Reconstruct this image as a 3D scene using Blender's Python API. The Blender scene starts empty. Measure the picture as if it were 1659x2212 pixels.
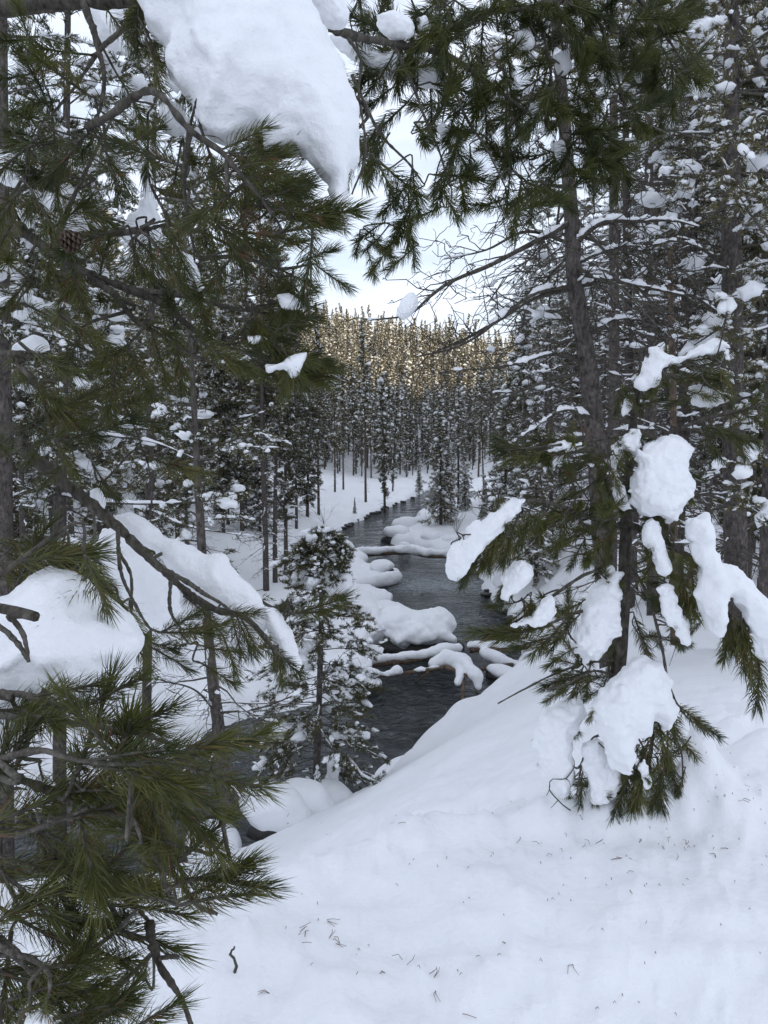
import bpy, math, random
import numpy as np
from mathutils import Vector, Matrix

# ------------------------------------------------------------------ camera, sky, sun, exposure
SC = bpy.context.scene
HC = 6.7                                   # eye height above the water
PITCH = math.atan(199.0 / 1661.6)          # camera looks a little down into the valley
FPX = 1661.6                               # focal length in pixels of a 1659 x 2212 picture
cam_data = bpy.data.cameras.new('camera')
cam_data.sensor_fit = 'VERTICAL'
cam_data.sensor_height = 36.0
cam_data.lens = FPX / 2212.0 * 36.0
cam_data.clip_start = 0.05
cam_data.clip_end = 3000.0
cam = bpy.data.objects.new('camera', cam_data)
SC.collection.objects.link(cam)
cam.location = (0, 0, HC)
cam.rotation_euler = (math.pi / 2 - PITCH, 0, 0)
SC.camera = cam

SUN_EL = math.radians(13.0)
SUN_AZ = math.radians(148.0)               # from +Y towards +X: low sun behind the right shoulder
world = bpy.data.worlds.new('World')
SC.world = world
world.use_nodes = True
wn, wl = world.node_tree.nodes, world.node_tree.links
wn.clear()
w_out = wn.new('ShaderNodeOutputWorld')
w_bg = wn.new('ShaderNodeBackground')
w_bg.inputs['Strength'].default_value = 0.12
w_sky = wn.new('ShaderNodeTexSky')
w_sky.sky_type = 'NISHITA'
w_sky.sun_disc = False
w_sky.sun_elevation = SUN_EL
w_sky.sun_rotation = SUN_AZ
w_sky.dust_density = 1.5
w_tc = wn.new('ShaderNodeTexCoord')
w_map = wn.new('ShaderNodeMapping')
w_map.inputs['Scale'].default_value = (1.2, 1.6, 5.0)
w_map.inputs['Rotation'].default_value = (0.1, 0.05, 0.4)
w_n = wn.new('ShaderNodeTexNoise')
w_n.inputs['Scale'].default_value = 2.6
w_n.inputs['Detail'].default_value = 8.0
w_n.inputs['Roughness'].default_value = 0.58
w_n.inputs['Distortion'].default_value = 0.5
w_r = wn.new('ShaderNodeMapRange')
w_r.inputs['From Min'].default_value = 0.33
w_r.inputs['From Max'].default_value = 0.66
w_r.inputs['To Min'].default_value = 0.52
w_r.inputs['To Max'].default_value = 0.97
w_mix = wn.new('ShaderNodeMix')
w_mix.data_type = 'RGBA'
w_mix.inputs['B'].default_value = (7.4, 8.0, 9.35, 1)      # thin high cloud veil
wl.new(w_tc.outputs['Generated'], w_map.inputs['Vector'])
wl.new(w_map.outputs['Vector'], w_n.inputs['Vector'])
wl.new(w_n.outputs['Fac'], w_r.inputs['Value'])
wl.new(w_r.outputs['Result'], w_mix.inputs['Factor'])
wl.new(w_sky.outputs['Color'], w_mix.inputs['A'])
wl.new(w_mix.outputs['Result'], w_bg.inputs['Color'])
wl.new(w_bg.outputs['Background'], w_out.inputs['Surface'])

sun_data = bpy.data.lights.new('sun', 'SUN')
sun_data.energy = 2.7
sun_data.angle = math.radians(0.5)
sun_data.color = (1.0, 0.78, 0.42)
sun = bpy.data.objects.new('sun', sun_data)
SC.collection.objects.link(sun)
to_sun = Vector((math.sin(SUN_AZ) * math.cos(SUN_EL), math.cos(SUN_AZ) * math.cos(SUN_EL), math.sin(SUN_EL)))
sun.rotation_euler = (-to_sun).to_track_quat('-Z', 'Y').to_euler()

SC.view_settings.view_transform = 'Standard'
SC.view_settings.look = 'None'
SC.view_settings.exposure = 0.34
SC.view_settings.gamma = 1.0
SC.view_settings.use_curve_mapping = False
SC.cycles.use_denoising = True
SC.cycles.denoiser = 'OPENIMAGEDENOISE'
SC.cycles.max_bounces = 7
SC.cycles.diffuse_bounces = 4
SC.cycles.glossy_bounces = 3
SC.cycles.transmission_bounces = 2

# ------------------------------------------------------------------ helpers
RNG = np.random.default_rng(7)
random.seed(7)
FWD = np.array([0, math.cos(PITCH), -math.sin(PITCH)])
UPV = np.array([0, math.sin(PITCH), math.cos(PITCH)])
CAM = np.array([0.0, 0.0, HC])


def ray(u, v):
    return FWD + (u - 829.5) / FPX * np.array([1.0, 0, 0]) + (1106 - v) / FPX * UPV


def P(u, v, d):
    """world point seen at picture position u, v and at distance d into the scene"""
    r = ray(u, v)
    return CAM + r * (d / r[1])


def G(u, v, z=0.0):
    r = ray(u, v)
    return CAM + r * ((z - HC) / r[2])


def vhash(ix, iy, iz):
    h = (ix * 374761393 + iy * 668265263 + iz * 2147483647 * 3) & 0xFFFFFFFF
    h = ((h ^ (h >> 13)) * 1274126177) & 0xFFFFFFFF
    h = (h ^ (h >> 16)) & 0xFFFF
    return h / 65535.0


def vnoise(p):
    """value noise in -1..1 for an (N,3) array"""
    p = np.asarray(p, float)
    i = np.floor(p).astype(np.int64)
    f = p - i
    f = f * f * (3 - 2 * f)
    r = 0
    for dx in (0, 1):
        wx = f[:, 0] if dx else 1 - f[:, 0]
        for dy in (0, 1):
            wy = f[:, 1] if dy else 1 - f[:, 1]
            for dz in (0, 1):
                wz = f[:, 2] if dz else 1 - f[:, 2]
                r = r + wx * wy * wz * vhash(i[:, 0] + dx, i[:, 1] + dy, i[:, 2] + dz)
    return r * 2 - 1


def fbm(p, octv=3, gain=0.5):
    a, s, r = 1.0, 1.0, 0
    p = np.asarray(p, float)
    for k in range(octv):
        r = r + a * vnoise(p * s + 17.3 * k)
        a *= gain
        s *= 2.03
    return r


def sstep(a, b, x):
    t = np.clip((x - a) / (b - a), 0, 1)
    return t * t * (3 - 2 * t)


def mesh_np(name, verts, faces, smooth=True, tri=None):
    """faces: an (N,k) array, or a list of such arrays"""
    me = bpy.data.meshes.new(name)
    if not isinstance(faces, list):
        faces = [faces]
    faces = [np.asarray(f, np.int32) for f in faces if len(f)]
    nv = len(verts)
    loops = np.concatenate([f.ravel() for f in faces])
    sizes = np.concatenate([np.full(len(f), f.shape[1], np.int32) for f in faces])
    starts = np.concatenate([[0], np.cumsum(sizes)[:-1]]).astype(np.int32)
    me.vertices.add(nv)
    me.vertices.foreach_set('co', np.asarray(verts, np.float32).ravel())
    me.loops.add(len(loops))
    me.loops.foreach_set('vertex_index', loops)
    me.polygons.add(len(sizes))
    me.polygons.foreach_set('loop_start', starts)
    me.polygons.foreach_set('loop_total', sizes)
    me.polygons.foreach_set('use_smooth', np.full(len(sizes), smooth, bool))
    me.update(calc_edges=True)
    return me


class Geo:
    """collects vertices and faces of one mesh"""

    def __init__(self):
        self.v, self.f, self.n = [], {3: [], 4: []}, 0

    def add(self, v, f):
        v = np.asarray(v, float)
        for a in (f if isinstance(f, list) else [f]):
            a = np.asarray(a, np.int64)
            if len(a):
                self.f[a.shape[1]].append(a + self.n)
        self.v.append(v)
        self.n += len(v)

    def mesh(self, name, smooth=True):
        if not self.v:
            return None
        return mesh_np(name, np.concatenate(self.v), [np.concatenate(x) for x in self.f.values() if x], smooth)

    def build(self, name, m, parent=None, smooth=True):
        me = self.mesh(name, smooth)
        if me is None:
            return None
        me.materials.append(m)
        return link(name, me, parent)


COL = SC.collection


def link(name, me, parent=None):
    o = bpy.data.objects.new(name, me)
    COL.objects.link(o)
    if parent is not None:
        o.parent = parent
        if parent.type == 'EMPTY' or parent.parent is not None or True:
            o.matrix_parent_inverse = parent.matrix_basis.inverted() if parent.parent is None else Matrix()
    return o


def tag(o, label=None, cat=None, group=None, kind=None):
    for k, x in (('label', label), ('category', cat), ('group', group), ('kind', kind)):
        if x:
            o[k] = x
    return o


def thing(name, label, cat, loc=(0, 0, 0), group=None):
    o = bpy.data.objects.new(name, None)
    COL.objects.link(o)
    o.location = loc
    o.empty_display_size = 0.2
    return tag(o, label, cat, group)


def catmull(pts, n):
    """smooth curve through an (N,k) list, n points per span"""
    p = np.asarray(pts, float)
    if len(p) < 3:
        t = np.linspace(0, 1, n + 1)[:, None]
        return p[0] * (1 - t) + p[-1] * t
    q = np.vstack([2 * p[0] - p[1], p, 2 * p[-1] - p[-2]])
    out = []
    for i in range(1, len(q) - 2):
        for t in np.linspace(0, 1, n, endpoint=False):
            a, b, c, d = q[i - 1], q[i], q[i + 1], q[i + 2]
            out.append(0.5 * (2 * b + (c - a) * t + (2 * a - 5 * b + 4 * c - d) * t * t + (3 * b - a - 3 * c + d) * t ** 3))
    out.append(p[-1])
    return np.array(out)


def tube(pts, rad, sides=6, rough=0.0, cap=True):
    """tapered tube through pts (N,3) with radii (N)"""
    pts = np.asarray(pts, float)
    n = len(pts)
    rad = np.broadcast_to(np.asarray(rad, float), (n,))
    tan = np.gradient(pts, axis=0)
    tan /= np.linalg.norm(tan, axis=1)[:, None] + 1e-9
    ref = np.array([0.13, 0.21, 1.0]) if abs(tan[0][2]) < 0.9 else np.array([1.0, 0.2, 0.1])
    a = np.cross(tan, ref)
    a /= np.linalg.norm(a, axis=1)[:, None] + 1e-9
    b = np.cross(tan, a)
    ang = np.arange(sides) * 2 * math.pi / sides
    ring = a[:, None, :] * np.cos(ang)[None, :, None] + b[:, None, :] * np.sin(ang)[None, :, None]
    r = rad[:, None, None]
    if rough:
        q = (pts[:, None, :] + ring * r).reshape(-1, 3)
        sc = 0.55 / max(rad.max(), 1e-4)
        r = r * (1 + rough * fbm(q * sc, 2).reshape(n, sides, 1))
    v = (pts[:, None, :] + ring * r).reshape(-1, 3)
    i = np.arange(n - 1)[:, None] * sides
    j = np.arange(sides)[None, :]
    k = (j + 1) % sides
    f = np.stack([i + j, i + k, i + sides + k, i + sides + j], -1).reshape(-1, 4)
    fs = [f]
    if cap:
        v = np.vstack([v, pts[0], pts[-1]])
        c0, c1 = n * sides, n * sides + 1
        js = np.arange(sides)
        ks = (js + 1) % sides
        fs.append(np.stack([np.full(sides, c0), ks, js], -1))
        fs.append(np.stack([np.full(sides, c1), (n - 1) * sides + js, (n - 1) * sides + ks], -1))
    return v, fs


def surface_nets(fv, org, step):
    """iso surface f = 0 of a grid of values, negative inside"""
    nx, ny, nz = fv.shape
    neg = fv < 0
    cell = np.zeros((nx - 1, ny - 1, nz - 1), int)
    for dx in (0, 1):
        for dy in (0, 1):
            for dz in (0, 1):
                cell += neg[dx:nx - 1 + dx, dy:ny - 1 + dy, dz:nz - 1 + dz]
    act = (cell > 0) & (cell < 8)
    idx = np.full(act.shape, -1, np.int64)
    ids = np.argwhere(act)
    idx[act] = np.arange(len(ids))
    acc = np.zeros((len(ids), 3))
    cnt = np.zeros(len(ids))
    cor = [(a, b, c) for a in (0, 1) for b in (0, 1) for c in (0, 1)]
    for A in cor:
        for ax in range(3):
            if A[ax]:
                continue
            B = list(A)
            B[ax] = 1
            fa = fv[ids[:, 0] + A[0], ids[:, 1] + A[1], ids[:, 2] + A[2]]
            fb = fv[ids[:, 0] + B[0], ids[:, 1] + B[1], ids[:, 2] + B[2]]
            m = (fa < 0) != (fb < 0)
            t = np.where(m, fa / np.where(m, fa - fb, 1), 0)
            p = np.array(A, float)[None, :].repeat(len(ids), 0)
            p[:, ax] = t
            acc[m] += p[m]
            cnt[m] += 1
    v = org + (ids + acc / np.maximum(cnt, 1)[:, None]) * step
    quads = []
    for ax in range(3):
        sl0 = [slice(None)] * 3
        sl1 = [slice(None)] * 3
        sl0[ax] = slice(0, -1)
        sl1[ax] = slice(1, None)
        ch = neg[tuple(sl0)] != neg[tuple(sl1)]
        e = np.argwhere(ch)
        b, c = [(1, 2), (2, 0), (0, 1)][ax]
        ok = (e[:, b] > 0) & (e[:, c] > 0) & (e[:, b] < fv.shape[b] - 1) & (e[:, c] < fv.shape[c] - 1)
        e = e[ok]
        s = neg[e[:, 0], e[:, 1], e[:, 2]]
        q = []
        for db, dc in ((1, 1), (0, 1), (0, 0), (1, 0)):
            g = e.copy()
            g[:, b] -= db
            g[:, c] -= dc
            q.append(idx[g[:, 0], g[:, 1], g[:, 2]])
        q = np.stack(q, -1)
        q[~s] = q[~s][:, ::-1]
        quads.append(q)
    return v, np.concatenate(quads)


def sdf_mesh(fn, lo, hi, step):
    lo, hi = np.asarray(lo, float), np.asarray(hi, float)
    n = np.maximum(((hi - lo) / step).astype(int) + 2, 4)
    xs = [lo[k] + np.arange(n[k]) * step for k in range(3)]
    g = np.stack(np.meshgrid(*xs, indexing='ij'), -1).reshape(-1, 3)
    return surface_nets(fn(g).reshape(n), lo, step)


def poly_sd(poly, p):
    """signed distance to a closed polygon, negative inside"""
    a = np.asarray(poly, float)
    b = np.roll(a, -1, 0)
    d = np.full(len(p), 1e18)
    ins = np.zeros(len(p), bool)
    for s, e in zip(a, b):
        v = e - s
        w = p - s
        t = np.clip((w @ v) / (v @ v + 1e-12), 0, 1)
        q = w - t[:, None] * v
        d = np.minimum(d, (q * q).sum(1))
        c = ((s[1] > p[:, 1]) != (e[1] > p[:, 1])) & (p[:, 0] < (e[0] - s[0]) * (p[:, 1] - s[1]) / (e[1] - s[1] + 1e-12) + s[0])
        ins ^= c
    return np.sqrt(d) * np.where(ins, -1, 1)


def ico(sub=1):
    import bmesh
    bm = bmesh.new()
    bmesh.ops.create_icosphere(bm, subdivisions=sub, radius=1)
    v = np.array([x.co for x in bm.verts])
    f = np.array([[x.index for x in q.verts] for q in bm.faces])
    bm.free()
    return v, f


ICO1, ICO2, ICO3 = ico(1), ico(2), ico(3)


# ------------------------------------------------------------------ materials
def mat(name):
    m = bpy.data.materials.new(name)
    m.use_nodes = True
    nt = m.node_tree
    b = nt.nodes['Principled BSDF']
    return m, nt, nt.nodes, nt.links, b


def noise_node(nt, scale, detail=4.0, rough=0.55, coord='Object', vec_scale=None, rot=None):
    tc = nt.nodes.new('ShaderNodeTexCoord')
    n = nt.nodes.new('ShaderNodeTexNoise')
    n.inputs['Scale'].default_value = scale
    n.inputs['Detail'].default_value = detail
    n.inputs['Roughness'].default_value = rough
    if vec_scale is not None:
        mp = nt.nodes.new('ShaderNodeMapping')
        mp.inputs['Scale'].default_value = vec_scale
        if rot is not None:
            mp.inputs['Rotation'].default_value = rot
        nt.links.new(tc.outputs[coord], mp.inputs['Vector'])
        nt.links.new(mp.outputs['Vector'], n.inputs['Vector'])
    else:
        nt.links.new(tc.outputs[coord], n.inputs['Vector'])
    return n


def ramp(nt, src, stops):
    r = nt.nodes.new('ShaderNodeValToRGB')
    e = r.color_ramp.elements
    while len(e) < len(stops):
        e.new(0.5)
    for k, (p, c) in enumerate(stops):
        e[k].position = p
        e[k].color = (*c, 1)
    nt.links.new(src, r.inputs['Fac'])
    return r


def bump(nt, src, strength, dist, prev=None):
    b = nt.nodes.new('ShaderNodeBump')
    b.inputs['Strength'].default_value = strength
    b.inputs['Distance'].default_value = dist
    nt.links.new(src, b.inputs['Height'])
    if prev is not None:
        nt.links.new(prev.outputs['Normal'], b.inputs['Normal'])
    return b


def snow_mat(name, scale, dist, ground=False):
    m, nt, N, L, b = mat(name)
    n1 = noise_node(nt, scale, 6, 0.6)
    n2 = noise_node(nt, scale * 6, 3, 0.6)
    b1 = bump(nt, n1.outputs['Fac'], 0.75, dist)
    b2 = bump(nt, n2.outputs['Fac'], 0.6, dist * 0.25, b1)
    L.new(b2.outputs['Normal'], b.inputs['Normal'])
    c = ramp(nt, n1.outputs['Fac'], [(0.3, (0.89, 0.90, 0.92)), (0.7, (0.93, 0.935, 0.945))])
    L.new(c.outputs['Color'], b.inputs['Base Color'])
    b.inputs['Roughness'].default_value = 0.62
    b.inputs['Specular IOR Level'].default_value = 0.25
    return m


M = {}
M['snow'] = snow_mat('fresh snow', 22.0, 0.012)
M['ground_snow'] = snow_mat('snow cover', 9.0, 0.02, True)
m, nt, N, L, b = mat('clumped tree snow')
b.inputs['Base Color'].default_value = (0.9, 0.91, 0.925, 1)
b.inputs['Roughness'].default_value = 0.7
b.inputs['Specular IOR Level'].default_value = 0.15
M['tree_snow'] = m


def bark_mat(name, dark, light, sc, dist):
    m, nt, N, L, b = mat(name)
    n = noise_node(nt, sc, 6, 0.65, 'Object', (1, 1, 0.45))
    n2 = noise_node(nt, sc * 0.18, 3, 0.6)
    c = ramp(nt, n.outputs['Fac'], [(0.32, dark), (0.55, tuple((a + d) / 2 for a, d in zip(dark, light))), (0.72, light)])
    mx = N.new('ShaderNodeMix')
    mx.data_type = 'RGBA'
    mx.blend_type = 'MULTIPLY'
    mx.inputs['Factor'].default_value = 0.6
    c2 = ramp(nt, n2.outputs['Fac'], [(0.35, (0.55, 0.52, 0.5)), (0.65, (1.2, 1.15, 1.1))])
    L.new(c.outputs['Color'], mx.inputs['A'])
    L.new(c2.outputs['Color'], mx.inputs['B'])
    L.new(mx.outputs['Result'], b.inputs['Base Color'])
    b.inputs['Roughness'].default_value = 0.9
    b.inputs['Specular IOR Level'].default_value = 0.2
    bp = bump(nt, n.outputs['Fac'], 0.9, dist)
    L.new(bp.outputs['Normal'], b.inputs['Normal'])
    return m


M['bark'] = bark_mat('grey brown pine bark', (0.028, 0.025, 0.020), (0.165, 0.152, 0.13), 60, 0.006)
M['trunk_bark'] = bark_mat('scaly trunk bark', (0.04, 0.035, 0.032), (0.23, 0.205, 0.19), 34, 0.03)
M['twig'] = bark_mat('grey twig bark', (0.045, 0.04, 0.033), (0.19, 0.178, 0.155), 160, 0.002)
M['far_bark'] = bark_mat('far trunk bark', (0.09, 0.076, 0.066), (0.22, 0.19, 0.165), 6, 0.02)
M['dead_wood'] = bark_mat('weathered dead wood', (0.07, 0.05, 0.038), (0.26, 0.2, 0.15), 18, 0.012)


def needle_mat(name, dark, mid, light, sc, trans=0.25):
    m, nt, N, L, b = mat(name)
    n = noise_node(nt, sc, 2, 0.6)
    oi = N.new('ShaderNodeObjectInfo')
    ad = N.new('ShaderNodeMath')
    ad.operation = 'MULTIPLY_ADD'
    ad.inputs[1].default_value = 0.34
    L.new(oi.outputs['Random'], ad.inputs[0])
    sb = N.new('ShaderNodeMath')
    sb.operation = 'SUBTRACT'
    sb.inputs[1].default_value = 0.17
    L.new(n.outputs['Fac'], sb.inputs[0])
    L.new(sb.outputs[0], ad.inputs[2])
    c = ramp(nt, ad.outputs[0], [(0.25, dark), (0.52, mid), (0.8, light)])
    L.new(c.outputs['Color'], b.inputs['Base Color'])
    b.inputs['Roughness'].default_value = 0.42
    b.inputs['Specular IOR Level'].default_value = 0.4
    if trans:
        tr = N.new('ShaderNodeBsdfTranslucent')
        ms = N.new('ShaderNodeMixShader')
        ms.inputs['Fac'].default_value = trans
        L.new(c.outputs['Color'], tr.inputs['Color'])
        L.new(b.outputs['BSDF'], ms.inputs[1])
        L.new(tr.outputs['BSDF'], ms.inputs[2])
        L.new(ms.outputs['Shader'], N['Material Output'].inputs['Surface'])
    return m


M['needle'] = needle_mat('green pine needles', (0.04, 0.05, 0.014), (0.088, 0.096, 0.022), (0.18, 0.165, 0.042), 9.0)
M['mid_needle'] = needle_mat('green crown needles', (0.065, 0.07, 0.03), (0.125, 0.118, 0.05), (0.19, 0.16, 0.072), 1.6, 0.32)
M['far_needle'] = needle_mat('far crown foliage', (0.07, 0.07, 0.032), (0.125, 0.113, 0.046), (0.185, 0.155, 0.065), 0.6, 0.3)
m, nt, N, L, b = mat('rust brown dead needles')
b.inputs['Base Color'].default_value = (0.13, 0.055, 0.022, 1)
b.inputs['Roughness'].default_value = 0.6
M['dead_needle'] = m

m, nt, N, L, b = mat('wet dark rock')
n = noise_node(nt, 7, 8, 0.65)
c = ramp(nt, n.outputs['Fac'], [(0.3, (0.012, 0.012, 0.012)), (0.6, (0.045, 0.042, 0.038)), (0.8, (0.1, 0.092, 0.08))])
L.new(c.outputs['Color'], b.inputs['Base Color'])
b.inputs['Roughness'].default_value = 0.55
bp = bump(nt, n.outputs['Fac'], 0.8, 0.06)
L.new(bp.outputs['Normal'], b.inputs['Normal'])
M['rock'] = m

# water: dark, clear creek with ripples; broken water over the riffles
m, nt, N, L, b = mat('creek water')
tc = N.new('ShaderNodeTexCoord')


def wnoise(scale, detail, vs, rot, dist=0.6):
    mp = N.new('ShaderNodeMapping')
    mp.inputs['Scale'].default_value = vs
    mp.inputs['Rotation'].default_value = (0, 0, rot)
    n = N.new('ShaderNodeTexNoise')
    n.inputs['Scale'].default_value = scale
    n.inputs['Detail'].default_value = detail
    n.inputs['Roughness'].default_value = 0.55
    n.inputs['Distortion'].default_value = dist
    L.new(tc.outputs['Object'], mp.inputs['Vector'])
    L.new(mp.outputs['Vector'], n.inputs['Vector'])
    return n


wa = wnoise(2.4, 5, (1.0, 1.0, 1), 0.5, 1.2)
wb = wnoise(0.9, 3, (1.0, 1.3, 1), 0.2, 0.8)
wc_ = wnoise(7.0, 3, (1, 1, 1), 0.0, 0.4)
b1 = bump(nt, wb.outputs['Fac'], 0.8, 0.22)
b2 = bump(nt, wa.outputs['Fac'], 1.0, 0.17, b1)
b3 = bump(nt, wc_.outputs['Fac'], 0.5, 0.03, b2)
L.new(b3.outputs['Normal'], b.inputs['Normal'])
at = N.new('ShaderNodeAttribute')
at.attribute_name = 'riffle'
fo = wnoise(5.5, 6, (0.7, 1.5, 1), 0.25, 1.6)
mu = N.new('ShaderNodeMath')
mu.operation = 'MULTIPLY_ADD'
mu.inputs[1].default_value = 0.42
L.new(at.outputs['Fac'], mu.inputs[0])
L.new(fo.outputs['Fac'], mu.inputs[2])
fr = N.new('ShaderNodeMapRange')
fr.inputs['From Min'].default_value = 0.74
fr.inputs['From Max'].default_value = 1.02
L.new(mu.outputs[0], fr.inputs['Value'])
mixc = N.new('ShaderNodeMix')
mixc.data_type = 'RGBA'
mixc.inputs['A'].default_value = (0.026, 0.03, 0.03, 1)
mixc.inputs['B'].default_value = (0.36, 0.40, 0.41, 1)
L.new(fr.outputs['Result'], mixc.inputs['Factor'])
L.new(mixc.outputs['Result'], b.inputs['Base Color'])
rr = N.new('ShaderNodeMapRange')
rr.inputs['To Min'].default_value = 0.07
rr.inputs['To Max'].default_value = 0.6
L.new(fr.outputs['Result'], rr.inputs['Value'])
L.new(rr.outputs['Result'], b.inputs['Roughness'])
b.inputs['IOR'].default_value = 1.33
M['water'] = m

# ------------------------------------------------------------------ terrain and river
K = 1659.0 / 1920.0


def gp(u, v):
    return G(u * K, v * K)[:2]


RIVER_LEFT = [gp(*q) for q in [(1086, 1216), (1040, 1240), (985, 1262), (930, 1285), (880, 1312), (845, 1330), (800, 1342), (750, 1360),
              (735, 1384), (800, 1396), (880, 1402), (925, 1420), (1000, 1432), (958, 1456), (905, 1476), (975, 1505), (965, 1545), (960, 1570),
              (930, 1600), (905, 1640), (890, 1690), (880, 1735), (800, 1768), (700, 1782), (600, 1800), (520, 1830), (420, 1890), (250, 1990)]]
RIVER_LEFT += [np.array([-9.0, 10.5]), np.array([-16.0, 7.0]), np.array([-30.0, 1.0]), np.array([-60.0, -20.0])]
RIVER_RIGHT = [gp(*q) for q in [(1150, 1216), (1105, 1245), (1062, 1278), (1040, 1298), (1000, 1318), (966, 1342), (985, 1362), (1060, 1372),
               (1130, 1386), (1150, 1400), (1195, 1425), (1208, 1450), (1216, 1480), (1232, 1510), (1275, 1528), (1288, 1570), (1304, 1610), (1322, 1655),
               (1240, 1735), (1150, 1800), (1000, 1905), (860, 2030), (740, 2150), (600, 2270), (420, 2420)]]
RIVER_RIGHT += [np.array([-6.5, 6.3]), np.array([-16.0, 1.0]), np.array([-30.0, -6.0]), np.array([-60.0, -30.0])]
# beyond the island the creek swings out of sight to the right
far_l = [np.array([10.0, 84.0]), np.array([22.0, 92.0])]
far_r = [np.array([10.5, 80.0]), np.array([22.0, 86.0])]
RIVER = np.array(far_l[::-1] + RIVER_LEFT + RIVER_RIGHT[::-1] + far_r)

CTRL = [  # picture position in the 1920 px photograph and distance: ground points
    (960, 2560, 1.88), (1500, 2560, 1.9), (1900, 2560, 1.92), (600, 2540, 1.95), (480, 2540, 1.97), (200, 2560, 2.0), (0, 2560, 2.1),
    (960, 2350, 2.28), (1400, 2350, 2.25), (1900, 2350, 2.22), (1250, 2180, 2.62), (1600, 2060, 3.0), (1900, 2050, 2.95),
    (700, 2260, 2.52), (850, 2190, 2.72), (1000, 2125, 2.9), (1150, 2100, 2.98), (1350, 2060, 3.1), (1450, 1960, 3.5),
    (1000, 1980, 5.2), (1200, 1930, 5.0), (1100, 1880, 7.5), (1300, 1850, 5.8), (1230, 1780, 9.8), (1400, 1740, 7.2), (1140, 1798, 12.0),
    (1340, 1680, 13.5), (1300, 1705, 14.0), (1000, 1903, 10.5), (900, 1980, 9.3), (790, 2048, 8.4), (850, 2055, 6.0), (700, 2112, 7.2), (620, 2152, 6.7),
    (650, 2225, 4.6), (575, 2175, 6.3), (480, 2200, 5.4), (400, 2300, 4.2), (500, 2330, 2.95), (200, 2330, 4.2), (0, 2330, 4.0),
    (1700, 1860, 4.0), (1900, 1850, 3.9), (1700, 1710, 6.2), (1900, 1680, 6.8), (1560, 1700, 7.0), (1500, 1650, 9.5), (1900, 1600, 11.0),
    (1700, 1600, 12.0), (1440, 1610, 12.5), (1400, 1590, 18.0),
]
ctrl = []
for (u, v, d) in CTRL:
    p = P(u * K, v * K, d)
    ctrl.append((p[0], p[1], p[2]))
CTRL_XYZ = [  # the flats, the banks and the hills, in metres
    (2.5, 22, 1.6), (5, 24, 2.4), (9, 24, 4.0), (14, 24, 5.0), (6, 32, 1.3), (10, 34, 2.2), (18, 36, 4.5), (7, 44, 1.2), (12, 46, 2.2), (20, 46, 4.5),
    (9, 60, 1.6), (16, 62, 3.4), (28, 62, 6), (8, 72, 1.5), (16, 74, 2.4), (30, 76, 5),
    (9, 9, 4.4), (9, 14, 4.3), (14, 14, 5.0), (6, 14, 3.4), (4.5, 18, 2.4), (3, 17.5, 2.0), (12, 4, 5.4), (8, 2, 5.2), (3, -3, 5.3), (-4, -4, 4.4), (-3, 1, 4.3), (-9, 0, 2.4),
    (-5, 22, 0.9), (-9, 22, 1.4), (-15, 22, 2.0), (-6, 30, 1.0), (-12, 30, 1.6), (-20, 32, 3.0), (-6, 40, 1.0), (-12, 40, 1.8), (-22, 42, 4.0),
    (-8, 52, 1.4), (-15, 52, 2.6), (-28, 54, 6), (-3, 62, 1.0), (-9, 64, 1.7), (-18, 66, 4), (-34, 70, 9), (0, 74, 1.0), (-6, 74, 1.5), (-14, 78, 3.4), (-32, 84, 9),
    (4, 84, 1.6), (-4, 88, 3.2), (16, 92, 2.6), (30, 94, 6), (-14, 92, 5), (-30, 100, 11), (5, 100, 4.6), (20, 104, 6), (36, 104, 9),
    (0, 120, 12), (22, 120, 10), (44, 120, 12), (-24, 120, 14), (0, 145, 15.5), (28, 145, 11.5), (52, 145, 15), (-34, 145, 20), (0, 172, 18.5), (34, 172, 13), (64, 172, 17), (-42, 172, 22),
    (0, 205, 19.5), (40, 210, 12.5), (80, 210, 17), (-60, 210, 23), (0, 300, 16), (60, 300, 13), (-90, 300, 20), (0, 700, 14), (200, 700, 13), (-250, 700, 14),
    (-14, 16, 1.6), (-22, 16, 2.4), (-30, 30, 5), (-50, 60, 14), (-40, 10, 4),
]
ctrl += CTRL_XYZ
ctrl = np.array(ctrl)


def warp(x, y):
    d = np.sqrt(x * x + y * y) + 0.6
    th = np.clip(np.arctan2(x, np.maximum(y, 0.25 * np.abs(x) - 0.2 + 0 * y)), -0.85, 0.85)
    back = np.clip(-y / d, 0, 1)
    return np.stack([th * 1.5, np.log(d) * 1.0 - 0.25 * back], -1)


CQ = warp(ctrl[:, 0], ctrl[:, 1])
EPS2 = 0.08 ** 2


def mq(a, b):
    r2 = ((a[:, None, :] - b[None, :, :]) ** 2).sum(-1)
    return np.sqrt(r2 + EPS2)


A_ = mq(CQ, CQ)
A_[np.diag_indices(len(A_))] -= 0.02          # slight smoothing
nC = len(CQ)
big = np.zeros((nC + 3, nC + 3))
big[:nC, :nC] = A_
big[:nC, nC] = 1
big[:nC, nC + 1:] = CQ
big[nC, :nC] = 1
big[nC + 1:, :nC] = CQ.T
SOL = np.linalg.solve(big, np.concatenate([ctrl[:, 2], [0, 0, 0]]))


def base_z(x, y):
    out = np.empty(len(x))
    for s in range(0, len(x), 40000):
        q = warp(x[s:s + 40000], y[s:s + 40000])
        out[s:s + 40000] = mq(q, CQ) @ SOL[:nC] + SOL[nC] + q @ SOL[nC + 1:]
    return out


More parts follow.
